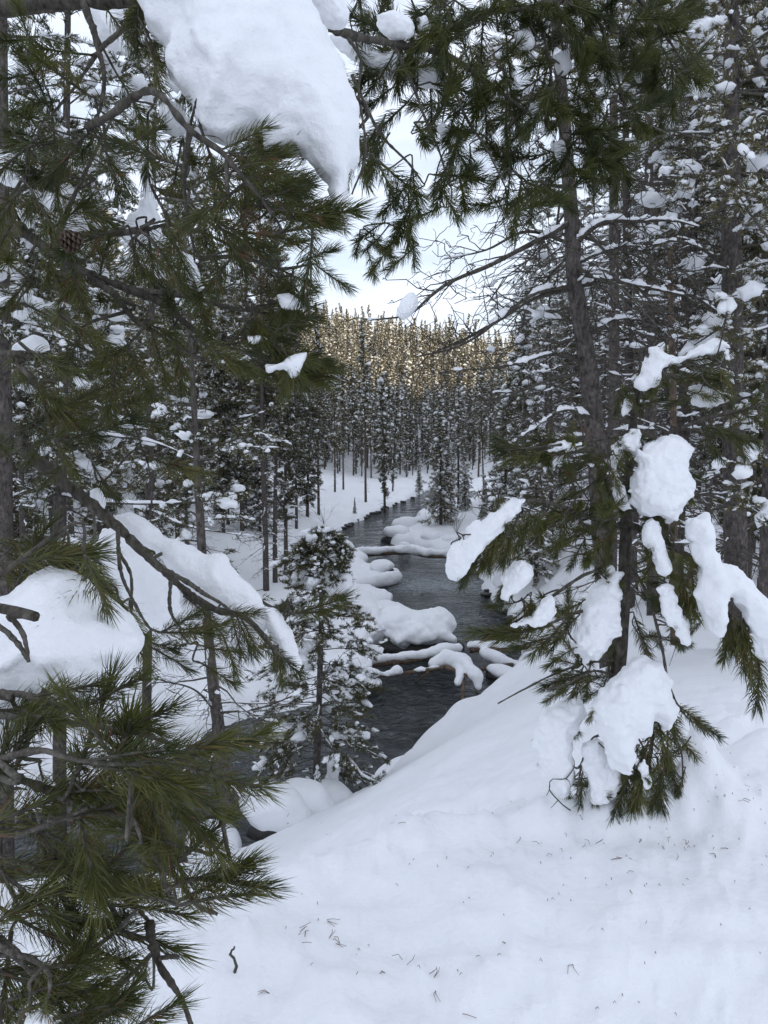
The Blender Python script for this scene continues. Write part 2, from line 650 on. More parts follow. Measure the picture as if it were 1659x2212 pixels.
BUMPS = []      # (x, y, radius_x, radius_y, height): mounds and dents in the snow
for (u, v, d, rx, ry, h) in [
        (1400, 1735, 3.1, .34, .24, .10), (1495, 1690, 3.2, .17, .2, .24), (1610, 1622, 4.3, .22, .14, .13), (1550, 1600, 4.6, .10, .09, .08), (1652, 1640, 3.9, .14, .1, .09),
        (1240, 1760, 3.05, .14, .10, .09), (1345, 1782, 2.95, .20, .07, .09), (1300, 1800, 2.9, .12, .05, .05), (1160, 1745, 3.15, .10, .08, .05),
        (430, 2110, 2.25, .2, .3, .09), (340, 2140, 2.15, .3, .2, .09), (505, 2075, 2.5, .08, .12, -.04),
        (1160, 1960, 2.25, .07, .035, -.022), (1180, 1985, 2.2, .05, .02, -.02), (910, 1990, 2.22, .09, .03, -.025), (1110, 2050, 2.1, .07, .03, -.02), (1080, 2060, 2.1, .05, .04, .012), (1440, 2065, 2.1, .10, .04, -.012),
        (1340, 2140, 2.0, .08, .03, -.012), (860, 2150, 2.0, .08, .04, -.014), (1210, 2175, 1.96, .03, .05, .02), (1000, 2010, 2.2, .14, .05, -.016), (1600, 1990, 2.2, .12, .05, -.014),
        (470, 2070, 2.45, .13, .1, .10), (540, 2000, 2.6, .16, .1, .10), (620, 1945, 2.7, .16, .1, .11), (710, 1895, 2.82, .17, .1, .11), (800, 1850, 2.9, .17, .1, .11), (890, 1825, 2.98, .18, .1, .10), (985, 1812, 3.0, .18, .1, .09), (1080, 1800, 3.05, .18, .1, .06),
        (560, 1920, 3.4, .4, .28, -.2), (700, 1850, 3.6, .4, .3, -.2), (850, 1790, 3.8, .42, .3, -.2), (1000, 1770, 3.9, .42, .3, -.16), (870, 1665, 8.5, 1.2, .5, .05), (800, 1700, 7.2, .9, .4, .05)]:
    q = P(u, v, d)
    BUMPS.append((q[0], q[1], rx, ry, h))


def ground_z(x, y, detail=True):
    x = np.atleast_1d(np.asarray(x, float))
    y = np.atleast_1d(np.asarray(y, float))
    z = base_z(x, y)
    r = np.hypot(x, y)
    # unseen high ridge, added behind on the right to keep the valley in the shade
    q_ = x * 0.53 - y * 0.848
    w_ = sstep(46, 130, q_) * sstep(900, 300, r)
    z = z * (1 - w_) + 58.0 * w_
    s = np.full(len(x), 50.0)
    near = (x > -70) & (x < 30) & (y > -40) & (y < 100)
    s[near] = poly_sd(RIVER, np.stack([x[near], y[near]], -1))
    n1 = fbm(np.stack([x * 0.55, y * 0.45, 0 * x], -1), 3)
    n2 = vnoise(np.stack([x * 1.6, y * 1.3, 0 * x + 5], -1))
    wob = s + 0.22 * n1 * sstep(-1, 0.5, s) + 0.14 * n2
    cap = (0.34 + 0.16 * n1 + 0.1 * n2) * np.sqrt(np.clip(wob / 0.45, 0, 1))
    nearside = sstep(26, 18, y) * sstep(-9, -3, x)
    wid = 3.2 - 1.5 * nearside
    t = sstep(0.25, wid, wob)
    bank = np.where(wob > 0, cap + 0.02, -0.5 * np.clip(-wob / 0.3, 0, 1) - 0.02)
    zz = bank * (1 - t) + np.maximum(z, 0.3) * t
    if detail:
        amp = np.clip(r / 9, 0.25, 1.0) * sstep(0.1, 1.5, wob)
        zz = zz + amp * (0.085 * fbm(np.stack([x * 0.5, y * 0.5, 0 * x + 9], -1), 2) + 0.045 * fbm(np.stack([x * 1.7, y * 1.7, 0 * x + 3], -1), 3))
        nr = sstep(9, 3.0, r)
        sel = nr > 0
        if sel.any():
            q = np.stack([x[sel], y[sel], 0 * x[sel]], -1)
            a = fbm(q * 7, 3)
            c = fbm(q * 19 + 4, 2)
            zz[sel] += 2.0 * nr[sel] * (0.011 * a + 0.009 * np.maximum(c - 0.3, 0) + 0.003 * c + 0.014 * fbm(q * 2.6 + 2, 2) - 0.05 * np.maximum(vnoise(q * 3.1 + 31) - 0.55, 0) - 0.03 * np.maximum(vnoise(q * 6.3 + 11) - 0.6, 0))
    for (bx, by, rx, ry, h) in BUMPS:
        dd = ((x - bx) / rx) ** 2 + ((y - by) / ry) ** 2
        k = dd < 9
        if k.any():
            lump = 1 + 0.35 * vnoise(np.stack([x[k] * 14, y[k] * 14, 0 * x[k]], -1))
            zz[k] += h * np.exp(-dd[k] * 1.1) * lump
    return zz


def gz1(x, y):
    return float(ground_z([x], [y])[0])


th = np.concatenate([np.linspace(-math.pi, -0.66, 70, endpoint=False), np.linspace(-0.66, 0.66, 540, endpoint=False), np.linspace(0.66, math.pi, 70, endpoint=False)])
rr_ = np.concatenate([np.geomspace(0.35, 14, 210, endpoint=False), np.linspace(14, 80, 290, endpoint=False), np.geomspace(80, 1000, 70)])
TT, RR = np.meshgrid(th, rr_, indexing='ij')
gx, gy = (RR * np.sin(TT)).ravel(), (RR * np.cos(TT)).ravel()
gzv = ground_z(gx, gy)
nT, nR = len(th), len(rr_)
i = np.arange(nT)[:, None]
j = np.arange(nR - 1)[None, :]
i2 = (i + 1) % nT
quads = np.stack([i * nR + j, i2 * nR + j, i2 * nR + j + 1, i * nR + j + 1], -1).reshape(-1, 4)[:, ::-1]
gverts = np.vstack([np.stack([gx, gy, gzv], -1), [[0, 0, gzv[::nR].mean()]]])
fan = np.stack([np.full(nT, len(gverts) - 1), np.arange(nT) * nR, ((np.arange(nT) + 1) % nT) * nR], -1)[:, ::-1]
me = mesh_np('ground', gverts, [quads, fan])
me.materials.append(M['ground_snow'])
tag(link('ground', me), 'deep untracked snow covering the slope, the creek banks and the hillside', None, None, 'structure')

# the creek
wx, wy = np.meshgrid(np.linspace(-60, 24, 240), np.linspace(-32, 94, 360), indexing='ij')
wx, wy = wx.ravel(), wy.ravel()
keep_z = 0.02 * fbm(np.stack([wx * 0.8, wy * 0.8, 0 * wx], -1), 2)
wi = np.arange(239)[:, None] * 360
wj = np.arange(359)[None, :]
wq = np.stack([wi + wj, wi + 360 + wj, wi + 361 + wj, wi + wj + 1], -1).reshape(-1, 4)
cen = np.stack([wx, wy], -1)[wq].mean(1)
wq = wq[poly_sd(RIVER, cen) < 0.6]
used = np.unique(wq)
remap = np.full(len(wx), -1)
remap[used] = np.arange(len(used))
me = mesh_np('creek', np.stack([wx, wy, keep_z], -1)[used], remap[wq])
rif = np.zeros(len(used))
for (u, v, ru, rv, a) in [(1100, 1462, 3.4, 2.3, 1.0), (1020, 1385, 2.5, 1.0, .4), (1130, 1530, 2.4, 1.8, .55), (1250, 1735, 1.1, .8, .7), (1180, 1690, 1.2, 1.0, .35), (1100, 1260, 3, 3, .3), (620, 1900, 1.4, 0.7, .5), (960, 1310, 2, 2.5, .3)]:
    c = gp(u, v)
    rif = np.maximum(rif, a * np.exp(-(((wx[used] - c[0]) / ru) ** 2 + ((wy[used] - c[1]) / rv) ** 2)))
at_ = me.attributes.new('riffle', 'FLOAT', 'POINT')
at_.data.foreach_set('value', rif.astype(np.float32))
me.materials.append(M['water'])
tag(link('creek_water', me), 'dark rippled creek winding between snowy banks', None, None, 'structure')

# ------------------------------------------------------------------ conifers
def unit(a):
    return a / (np.linalg.norm(a, axis=-1, keepdims=True) + 1e-9)


def needle_burst(geo, pos, axis, rng, n, ln, w, spread=0.9, roll=1.0):
    """n thin needles per tuft as tapered triangles, pos and axis are (T,3)"""
    T = len(pos)
    if not T:
        return
    d = axis[:, None, :] + rng.normal(0, spread, (T, n, 3)) * 0.7
    d[..., 2] += 0.1
    d = unit(d)
    b = pos[:, None, :] - axis[:, None, :] * (rng.random((T, n, 1)) * ln * roll)
    side = unit(np.cross(d, rng.normal(0, 1, (T, n, 3))))
    L_ = ln * rng.uniform(0.65, 1.15, (T, n, 1))
    ww = w * rng.uniform(0.7, 1.2, (T, n, 1))
    v = np.stack([b - side * ww * 0.5, b + side * ww * 0.5, b + d * L_], 2).reshape(-1, 3)
    geo.add(v, np.arange(len(v)).reshape(-1, 3))


def blobs(geo, pos, size, axis, rng, base, flat=0.62, jag=0.34):
    """snow lumps, stretched along the axis; pos (T,3), size (T)"""
    T = len(pos)
    if not T:
        return
    bv, bf = base
    n = len(bv)
    ax = axis.copy()
    ax = unit(ax)
    up = np.tile([0, 0, 1.0], (T, 1))
    sd = unit(np.cross(ax, up) + 1e-4)
    u2 = np.cross(sd, ax)
    st = rng.uniform(.8, 1.6, (T, 1, 1))
    q = bv[None] * (1 + jag * rng.uniform(-1, 1, (T, n, 1)))
    v = ax[:, None] * q[..., 0:1] * st + sd[:, None] * q[..., 1:2] * 0.8 + u2[:, None] * q[..., 2:3] * flat
    v = pos[:, None] + v * size[:, None, None]
    f = (bf[None] + (np.arange(T) * n)[:, None, None]).reshape(-1, 3)
    geo.add(v.reshape(-1, 3), f)


def branch_curve(p0, az, pitch, L, droop, rng, n=5, wig=0.06):
    t = np.linspace(0, 1, n)
    h = np.array([math.cos(az), math.sin(az), 0])
    p = p0 + np.outer(t * L * math.cos(pitch), h)
    p[:, 2] += t * L * math.sin(pitch) - droop * L * t * t
    p[1:] += rng.normal(0, wig * L, (n - 1, 3)) * t[1:, None]
    return p


def conifer(name, seed, H, r0, base, rad, shape, nb, needles, snow, twigs=2, lean=0.0, bare_below=True, blob_ico=ICO1, curve=None, sub=3, drop=0.25, tops=1.0, wood_sides=3, bsnow=0.4, dust=.75):
    """meshes of a conifer standing on the origin: trunk, limbs, crown, snow.
    shape: 'pine' open rounded crown, 'spruce' narrow cone.  needles=(n,ln,w,clumps) snow=(prob,size)"""
    rng = np.random.default_rng(seed)
    gt, gl, gc, gs = Geo(), Geo(), Geo(), Geo()
    if curve is None:
        n = 9
        t = np.linspace(0, 1, n)
        c = np.stack([lean * H * t * t + 0.012 * H * np.cumsum(rng.normal(0, .35, n)) * t, 0.012 * H * np.cumsum(rng.normal(0, .35, n)) * t, H * t - 0.3 * (t == 0)], -1)
    else:
        c = np.asarray(curve, float)
        n = len(c)
        t = np.linspace(0, 1, n)
    rt = r0 * (1 - t * 0.93) ** 0.85
    rt[0] *= 1.12
    v, f = tube(c, rt, 7 if r0 > .12 else 5, 0.06)
    gt.add(v, f)
    zz = c[:, 2]

    def on_trunk(s):
        return np.array([np.interp(s, t, c[:, k]) for k in range(3)])

    tp, ta, sp, ss, sa = [], [], [], [], []
    nn, ln, nw, ncl = needles
    for k in range(nb):
        s = (base + (1 - base) * ((k + rng.random()) / nb)) if not bare_below else (0.06 + 0.94 * ((k + rng.random()) / nb))
        p0 = on_trunk(min(s, 0.995))
        live = s > base
        x = (s - base) / (1 - base) if live else 0
        if shape == 'spruce':
            L_ = rad * (1.02 - x) ** 0.9 * rng.uniform(0.6, 1.1)
            pitch = -0.25 + 0.7 * x + rng.normal(0, .1)
            dr = drop * (1 - x)
        else:
            L_ = rad * (0.45 + 1.1 * x * (1 - x) * 2.2) * (1.0 if x < .8 else 2.2 * (1.1 - x) + .25) * rng.uniform(0.5, 1.15) * 0.8
            pitch = -0.1 + 0.75 * x + rng.normal(0, .18)
            dr = drop * (1 - 0.7 * x)
        if not live:
            L_ = rad * rng.uniform(0.25, 0.8)
            pitch = rng.normal(-0.15, .22)
            dr = rng.uniform(-.1, .3)
        L_ = max(L_, 0.12)
        az = rng.uniform(0, 2 * math.pi) if shape == 'pine' else k * 2.4 + rng.normal(0, .3)
        bc = branch_curve(p0, az, pitch, L_, dr, rng, 5, 0.035 if shape == 'spruce' else 0.06)
        rb = max(0.008, r0 * 0.18 * (L_ / rad) ** .8)
        v, f = tube(bc, np.linspace(rb, rb * .25, 5), wood_sides, 0, False)
        gl.add(v, f)
        subs = [(bc, 1.0)]
        for q in range(int(twigs * (1 if live else 1.0))):
            u = rng.uniform(.3, .9)
            b0 = np.array([np.interp(u, np.linspace(0, 1, 5), bc[:, m]) for m in range(3)])
            a2 = az + rng.choice([-1, 1]) * rng.uniform(.4, 1.1)
            tl = L_ * rng.uniform(.22, .5)
            tc_ = branch_curve(b0, a2, pitch * .6 + rng.normal(-.05, .3), tl, rng.uniform(-.1, .4), rng, 4, .1)
            v, f = tube(tc_, np.linspace(rb * .5, rb * .15, 4), 3, 0, False)
            gl.add(v, f)
            subs.append((tc_, .6))
        for (cv, wgt) in subs:
            tt = np.linspace(0, 1, len(cv))
            if live and ncl:
                m_ = max(1, int(ncl * wgt * (0.5 + L_ / rad) + rng.random() * .9))
                u = rng.uniform(.35 if wgt == 1.0 else .15, 1.02, m_)
                pos = np.stack([np.interp(u, tt, cv[:, q]) for q in range(3)], -1)
                dirv = unit(cv[-1] - cv[0])
                tp.append(pos + rng.normal(0, ln * .28, (m_, 3)))
                ta.append(np.tile(dirv, (m_, 1)) + rng.normal(0, .3, (m_, 3)))
                ns = rng.random(m_) < snow[0]
                if ns.any():
                    sp.append(pos[ns] + [0, 0, ln * .28] + rng.normal(0, ln * .15, (ns.sum(), 3)))
                    ss.append(snow[1] * np.exp(rng.normal(-.7, .75, ns.sum())).clip(0, 2.6))
                    sa.append(np.tile(dirv, (ns.sum(), 1)))
            if rng.random() < bsnow * (1.2 if live else 1.0):      # a line of snow lying along the limb
                if abs(cv[-1][2] - cv[0][2]) > .4 * np.linalg.norm(cv[-1] - cv[0]):
                    continue
                u0 = rng.uniform(0, .5)
                u = np.linspace(u0, min(1, u0 + rng.uniform(.25, .7)), 8)
                pos = np.stack([np.interp(u, tt, cv[:, q]) for q in range(3)], -1)
                sr_ = snow[1] * .42 * np.exp(rng.normal(-.45, .5)) * (1 + .6 * rng.uniform(-1, 1, 8)) * np.array([.25, .8, 1, 1, 1, .9, .7, .2])
                pos[:, 2] += rb * .6 + sr_ * .55
                pos[:, :2] += rng.normal(0, .3, (8, 2)) * sr_[:, None]
                v, f = tube(pos, sr_, 5, 0, True)
                gs.add(v, f)
    if tp:
        TP, TA = np.concatenate(tp), unit(np.concatenate(ta))
        needle_burst(gc, TP, TA, rng, nn, ln, nw)
        dust = rng.random(len(TP)) < dust                # powder caught between the needles
        needle_burst(gs, TP[dust] + [0, 0, ln * .12], TA[dust], rng, max(2, int(nn * .32)), ln * .62, nw * 1.25)
    if sp:
        blobs(gs, np.concatenate(sp), np.concatenate(ss), np.concatenate(sa), rng, blob_ico)
    return {'trunk': gt.mesh(name + '_trunk'), 'limbs': gl.mesh(name + '_limbs'), 'crown': gc.mesh(name + '_crown', False), 'snow': gs.mesh(name + '_snow')}


def set_mats(ms, trunk, limb, crown, snow='tree_snow'):
    for k, mm in (('trunk', trunk), ('limbs', limb), ('crown', crown), ('snow', snow)):
        if ms[k] is not None:
            ms[k].materials.append(M[mm])
    return ms


def place(name, ms, label, cat, loc, rot=0.0, sc=1.0, group=None, tilt=0.0):
    t = thing(name, label, cat, loc, group)
    t.rotation_euler = (tilt * math.cos(rot * 3.1), tilt * math.sin(rot * 3.1), rot)
    t.scale = (sc, sc, sc)
    for k in ('trunk', 'limbs', 'crown', 'snow'):
        if ms[k] is None:
            continue
        o = bpy.data.objects.new(k, ms[k])
        COL.objects.link(o)
        o.parent = t
        if k in ('limbs', 'crown', 'snow'):
            o['kind'] = 'stuff'
    return t


# ---- far hillside: slender pines with snow-flecked crowns
FAR = []
for s in range(8):
    H = [11.5, 12.5, 10, 13, 9, 12, 7.5, 10.5][s]
    FAR.append(set_mats(conifer('far_pine', 100 + s, H, 0.10, [.3, .4, .18, .45, .12, .3, .06, .35][s], [.72, .78, .7, .8, .8, .66, .85, .7][s], 'pine', 90, (10, 0.2, 0.055, 4.6), (.36, .085), twigs=1, blob_ico=ICO1, bsnow=.25), 'far_bark', 'far_bark', 'far_needle'))
FAR_SPRUCE = []
for s in range(3):
    FAR_SPRUCE.append(set_mats(conifer('far_spruce', 140 + s, [9.5, 11, 7][s], .10, .1, [1.0, 1.05, .95][s], 'spruce', 140, (10, .2, .05, 4.5), (.34, .1), twigs=1, bare_below=False, drop=.3), 'far_bark', 'far_bark', 'far_needle'))
# ---- nearer pines, 15 to 45 m away
MID = []
for s in range(6):
    H = [14, 16, 12, 15, 10, 13][s]
    MID.append(set_mats(conifer('mid_pine', 200 + s, H, .115, [.2, .3, .14, .4, .1, .3][s], [1.5, 1.7, 1.5, 1.6, 1.5, 1.35][s], 'pine', 190, (14, .15, .026, 9), (.2, .058), twigs=4, blob_ico=ICO1, bsnow=.3), 'trunk_bark', 'far_bark', 'mid_needle'))
BARE = []
for s in range(4):
    H = [15, 13, 16, 12][s]
    BARE.append(set_mats(conifer('bare_pine', 240 + s, H, .12, [.62, .55, .6, .5][s], [1.9, 1.7, 2.0, 1.6][s], 'pine', 150, (11, .10, .018, 6), (.24, .058), twigs=8, blob_ico=ICO1, bsnow=.38), 'trunk_bark', 'far_bark', 'mid_needle'))
SPRUCE = []
for s in range(3):
    SPRUCE.append(set_mats(conifer('mid_spruce', 260 + s, [9.5, 12, 7][s], .12, .08, [1.45, 1.7, 1.3][s], 'spruce', 190, (11, .15, .03, 7), (.3, .085), twigs=2, bare_below=False, drop=.32, bsnow=.4), 'trunk_bark', 'far_bark', 'mid_needle'))

rngF = np.random.default_rng(11)


def scatter(n, ymin, ymax, lo, hi, mind, keep, seed, taken):
    """random standing places between two view angles, no closer than mind to each other"""
    rg = np.random.default_rng(seed)
    out = []
    cells = {}
    for (a, b) in taken:
        cells.setdefault((int(a // mind), int(b // mind)), []).append((a, b))
    for _ in range(n * 12):
        if len(out) >= n:
            break
        y = math.sqrt(rg.uniform(ymin ** 2, ymax ** 2))
        x = y * rg.uniform(lo, hi)
        ci_, cj_ = int(x // mind), int(y // mind)
        if any((x - a) ** 2 + (y - b) ** 2 < mind * mind for p in (-1, 0, 1) for q in (-1, 0, 1) for a, b in cells.get((ci_ + p, cj_ + q), ())):
            continue
        if not keep(x, y):
            continue
        out.append((x, y))
        taken.append((x, y))
        cells.setdefault((ci_, cj_), []).append((x, y))
    return out


TAKEN = []


def off_river(x, y, m=1.2):
    return y > 98 or poly_sd(RIVER, np.array([[x, y]]))[0] > m


def meadow(x, y):
    """open snow beside the far bend of the creek"""
    u = 829.5 + FPX * x / (y * 1.0)
    return (560 < u < 1010 and y < 70 and x < 4) or (-6 < x < 4.5 and 66 < y < 74.5)


def pick(seq):
    return seq[int(rngF.integers(len(seq)))]


# individually standing trees whose places the photograph shows: (u, v of the foot, d, kind, scale)
def foot(u, d):
    r = ray(u, 1106)
    x = r[0] * d / r[1]
    return x, d


SHOWN = [
    (572, 26, MID[1], .95, 'tall bare-stemmed pine at the edge of the meadow with snow blotches up its trunk', 'pine_tree'),
    (592, 27.5, MID[3], .8, 'pine with a dark straight stem just behind the blotched bare-stemmed pine', 'pine_tree'),
    (615, 29, MID[0], .8, 'bushy snow-flecked pine at the open end of the left bank trees', 'pine_tree'),
    (640, 44, MID[0], .8, 'dark full pine standing where the left woods meet the open snow bank', 'pine_tree'),
    (664, 47, MID[4], .9, 'low-branched pine overhanging the left snow bank near the creek bend', 'pine_tree'),
    (688, 49, FAR[1], .95, 'slim pole pine alone on the open snow bank, left of the other pole pines', 'pine_tree'),
    (724, 60, FAR[0], .9, 'pair-forming pine at the back of the open snow bank, crown snow-flecked', 'pine_tree'),
    (742, 63, FAR[5], .85, 'short dense pine beside the pair at the back of the snow bank', 'pine_tree'),
    (790, 58, FAR[3], 1.0, 'tall bare pole pine in the middle of the open snow bank', 'pine_tree'),
    (832, 56, FAR[2], 1.05, 'slightly leaning pole pine closest to the creek edge on the open snow', 'pine_tree'),
    (848, 66, FAR[4], .8, 'small pine right behind the leaning pole pine', 'pine_tree'),
    (905, 69, FAR_SPRUCE[2], .45, 'small young spruce on the snow beside the far creek bend', 'spruce_tree'),
    (766, 52, FAR_SPRUCE[2], .16, 'tiny sapling sticking out of the open snow bank', 'spruce_tree'),
    (952, 43, SPRUCE[0], .78, 'snow-laden dark spruce on the point of land inside the creek bend', 'spruce_tree'),
    (962, 44.5, SPRUCE[2], .7, 'slender spruce crowding the right side of the snow-laden spruce on the point', 'spruce_tree'),
    (990, 50, SPRUCE[1], .74, 'tall dense spruce behind the point of land, right of the snow-laden one', 'spruce_tree'),
    (1005, 48, SPRUCE[2], .42, 'short spruce at the foot of the tall dense spruce', 'spruce_tree'),
    (1045, 54, FAR[3], .7, 'thin leaning pine between the dense spruce and the right-hand woods', 'pine_tree'),
    (1046, 45, SPRUCE[2], .3, 'little spruce poking out of the drift right of the creek bend', 'spruce_tree'),
    (1085, 33, SPRUCE[0], .95, 'snow-covered pointed spruce at the front edge of the right-hand woods', 'spruce_tree'),
    (1125, 30, SPRUCE[1], .92, 'tallest heavily snowed spruce at the edge of the right-hand woods', 'spruce_tree'),
    (1160, 27, SPRUCE[0], .7, 'broad low spruce in front of the heavily snowed spruces', 'spruce_tree'),
]
k_ = 0
for (u, d, ms, sc, lab, nm) in SHOWN:
    x, y = foot(u, d)
    TAKEN.append((x, y))
    z = gz1(x, y)
    place(nm, ms, lab, 'tree', (x, y, z - .05), 1.7 * k_, sc, None, 0.06 if 'leaning' in lab else 0.012)
    k_ += 1

# the woods on both banks
left = scatter(96, 18, 66, -.56, -.13, 1.1, lambda x, y: off_river(x, y, 1.3) and not meadow(x, y) and x < -4.2 and (y > 25 or x < -6.5), 21, TAKEN)
right = scatter(95, 9.5, 60, .17, .56, .95, lambda x, y: off_river(x, y, 3.0) and x > 3.4 + .03 * y, 22, TAKEN)
for side, pts in (('left', left), ('right', right)):
    for (x, y) in pts:
        z = gz1(x, y)
        r_ = rngF.random()
        if side == 'left':
            ms, nm = (pick(MID), 'pine_tree') if r_ < .78 else ((pick(BARE), 'bare_pine') if r_ < .93 else (pick(SPRUCE), 'spruce_tree'))
        else:
            ms, nm = (pick(BARE), 'bare_pine') if r_ < .62 else ((pick(MID), 'pine_tree') if r_ < .85 else (pick(SPRUCE), 'spruce_tree'))
        GRP = {'pine_tree': 'snow-flecked green pines', 'bare_pine': 'bare-limbed pines', 'spruce_tree': 'snow-hung spruces'}
        desc = {'pine_tree': 'snow-flecked green pine', 'bare_pine': 'bare-limbed pine', 'spruce_tree': 'dense snow-hung spruce'}[nm]
        where = 'in the woods left of the creek' if side == 'left' else 'in the woods right of the creek'
        q_sc = rngF.uniform(.75, 1.12)
        th_ = abs(x) / y
        if side == 'left':
            spot = 'beside the open snow bank' if th_ < .24 else ('behind the hanging snow curtain' if th_ < .4 else 'near the left edge')
        else:
            spot = 'behind the leaning trunk' if th_ < .33 else ('between the two big trunks' if th_ < .44 else 'at the right edge')
        size = 'short' if q_sc < .86 else ('tall' if q_sc > 1.0 else 'middling')
        dep = 'front' if y < 26 else ('middle' if y < 44 else 'back')
        place(nm, ms, f'{size} {desc}, {dep} of the {side} woods, {spot}', 'tree', (x, y, z - .08), rngF.uniform(0, 6.28), q_sc, GRP[nm] + ' ' + where, .02)

# the hillside: the front trees singly, the mass behind as one wood
hill = scatter(5000, 73, 194, -.36, .36, .8, lambda x, y: off_river(x, y, 2) and not meadow(x, y), 23, TAKEN)
hill.sort(key=lambda q: q[1])
seen = [q for q in hill if -.17 < q[0] / q[1] < .2]
single = set(seen[:125])
for (x, y) in hill:
    if (x, y) in single:
        z = gz1(x, y)
        ms, nm = (pick([FAR[q] for q in (2, 4, 6, 0, 5, 6, 2)] if y < 86 else FAR), 'pine_tree') if rngF.random() < .86 else (pick(FAR_SPRUCE), 'spruce_tree')
        desc = 'slender pine' if nm == 'pine_tree' else 'narrow spruce'
        q_sc = rngF.uniform(.5, 1.0)
        th_ = x / y
        spot = 'above the open snow bank' if th_ < -.03 else ('above the far creek bend' if th_ < .05 else ('behind the point of land' if th_ < .12 else 'by the right woods'))
        size = 'short' if q_sc < .66 else ('tall' if q_sc > .84 else 'middling')
        dep = 'first row' if y < 80 else ('second row' if y < 86 else 'third row')
        place(nm, ms, f'{size} {desc}, {dep} at the hill foot, {spot}', 'tree', (x, y, z - .1), rngF.uniform(0, 6.28), q_sc, f'{desc}s at the foot of the hill', .015)
rest = np.array([q for q in hill if q not in single])
zr = ground_z(rest[:, 0], rest[:, 1], False)
pts_me = mesh_np('hillside_wood', np.stack([rest[:, 0], rest[:, 1], zr - .1], -1), [np.zeros((0, 3), int)]) if False else None
pm = bpy.data.meshes.new('hillside_wood')
pm.vertices.add(len(rest))
pm.vertices.foreach_set('co', np.stack([rest[:, 0], rest[:, 1], zr - .1], -1).astype(np.float32).ravel())
for nme, typ, val in (('yaw', 'FLOAT', rngF.uniform(0, 6.28, len(rest)).astype(np.float32)), ('size', 'FLOAT', (.34 + .68 * rngF.beta(1.8, 2.2, len(rest))).astype(np.float32)),
                      ('which', 'INT', rngF.integers(0, 10, len(rest)).astype(np.int32))):
    a_ = pm.attributes.new(nme, typ, 'POINT')
    a_.data.foreach_set('value', val)
# one joined mesh per tree form, drawn by the wood
proto_col = bpy.data.collections.new('wood_forms')
for q, ms in enumerate(FAR + FAR_SPRUCE[:2]):
    vs, fs, mi, off = [], [], [], 0
    jm = bpy.data.meshes.new('wood_form')
    import bmesh
    bm_ = bmesh.new()
    slot = 0
    for k in ('trunk', 'limbs', 'crown', 'snow'):
        n0 = len(bm_.faces)
        bm_.from_mesh(ms[k])
        bm_.faces.ensure_lookup_table()
        for fi in range(n0, len(bm_.faces)):
            bm_.faces[fi].material_index = slot
        jm.materials.append(ms[k].materials[0])
        slot += 1
    bm_.to_mesh(jm)
    bm_.free()
    po = bpy.data.objects.new('wood_form_%02d' % q, jm)
    proto_col.objects.link(po)
wood = link('hillside_wood', pm)
tag(wood, 'dense wood of slender snow-flecked pines covering the sunlit hill', None, None, 'stuff')
ng = bpy.data.node_groups.new('wood_scatter', 'GeometryNodeTree')
ng.interface.new_socket('Geometry', in_out='INPUT', socket_type='NodeSocketGeometry')
ng.interface.new_socket('Geometry', in_out='OUTPUT', socket_type='NodeSocketGeometry')
gi, go = ng.nodes.new('NodeGroupInput'), ng.nodes.new('NodeGroupOutput')
ci = ng.nodes.new('GeometryNodeCollectionInfo')
ci.inputs['Collection'].default_value = proto_col
ci.inputs['Separate Children'].default_value = True
ci.inputs['Reset Children'].default_value = True
ip = ng.nodes.new('GeometryNodeInstanceOnPoints')
ip.inputs['Pick Instance'].default_value = True
mp_ = ng.nodes.new('GeometryNodeMeshToPoints')


def named(nm, typ):
    a_ = ng.nodes.new('GeometryNodeInputNamedAttribute')
    a_.data_type = typ
    a_.inputs['Name'].default_value = nm
    return a_.outputs['Attribute']


cx = ng.nodes.new('ShaderNodeCombineXYZ')
ng.links.new(named('yaw', 'FLOAT'), cx.inputs['Z'])
ng.links.new(gi.outputs[0], mp_.inputs['Mesh'])
ng.links.new(mp_.outputs[0], ip.inputs['Points'])
ng.links.new(ci.outputs[0], ip.inputs['Instance'])
ng.links.new(named('which', 'INT'), ip.inputs['Instance Index'])
ng.links.new(cx.outputs[0], ip.inputs['Rotation'])
ng.links.new(named('size', 'FLOAT'), ip.inputs['Scale'])
ng.links.new(ip.outputs[0], go.inputs[0])
md = wood.modifiers.new('wood', 'NODES')
md.node_group = ng

# ------------------------------------------------------------------ snow lumps, logs and boulders along the creek
def capsule_sd(p, pts, rad):
    pts = np.asarray(pts, float)
    rad = np.broadcast_to(np.asarray(rad, float), (len(pts),))
    best = np.full(len(p), 1e9)
    for a, b, ra, rb in zip(pts[:-1], pts[1:], rad[:-1], rad[1:]):
        v = b - a
        t = np.clip(((p - a) @ v) / (v @ v + 1e-9), 0, 1)
        best = np.minimum(best, np.linalg.norm(p - a - t[:, None] * v, axis=1) - (ra + (rb - ra) * t))
    return best


def smin(a, b, k):
    h = np.clip(0.5 + 0.5 * (b - a) / k, 0, 1)
    return b * (1 - h) + a * h - k * h * (1 - h)


def ell_sd(p, c, r):
    q = (p - np.asarray(c)) / np.asarray(r)
    l = np.linalg.norm(q, axis=1)
    return (l - 1) * min(r)


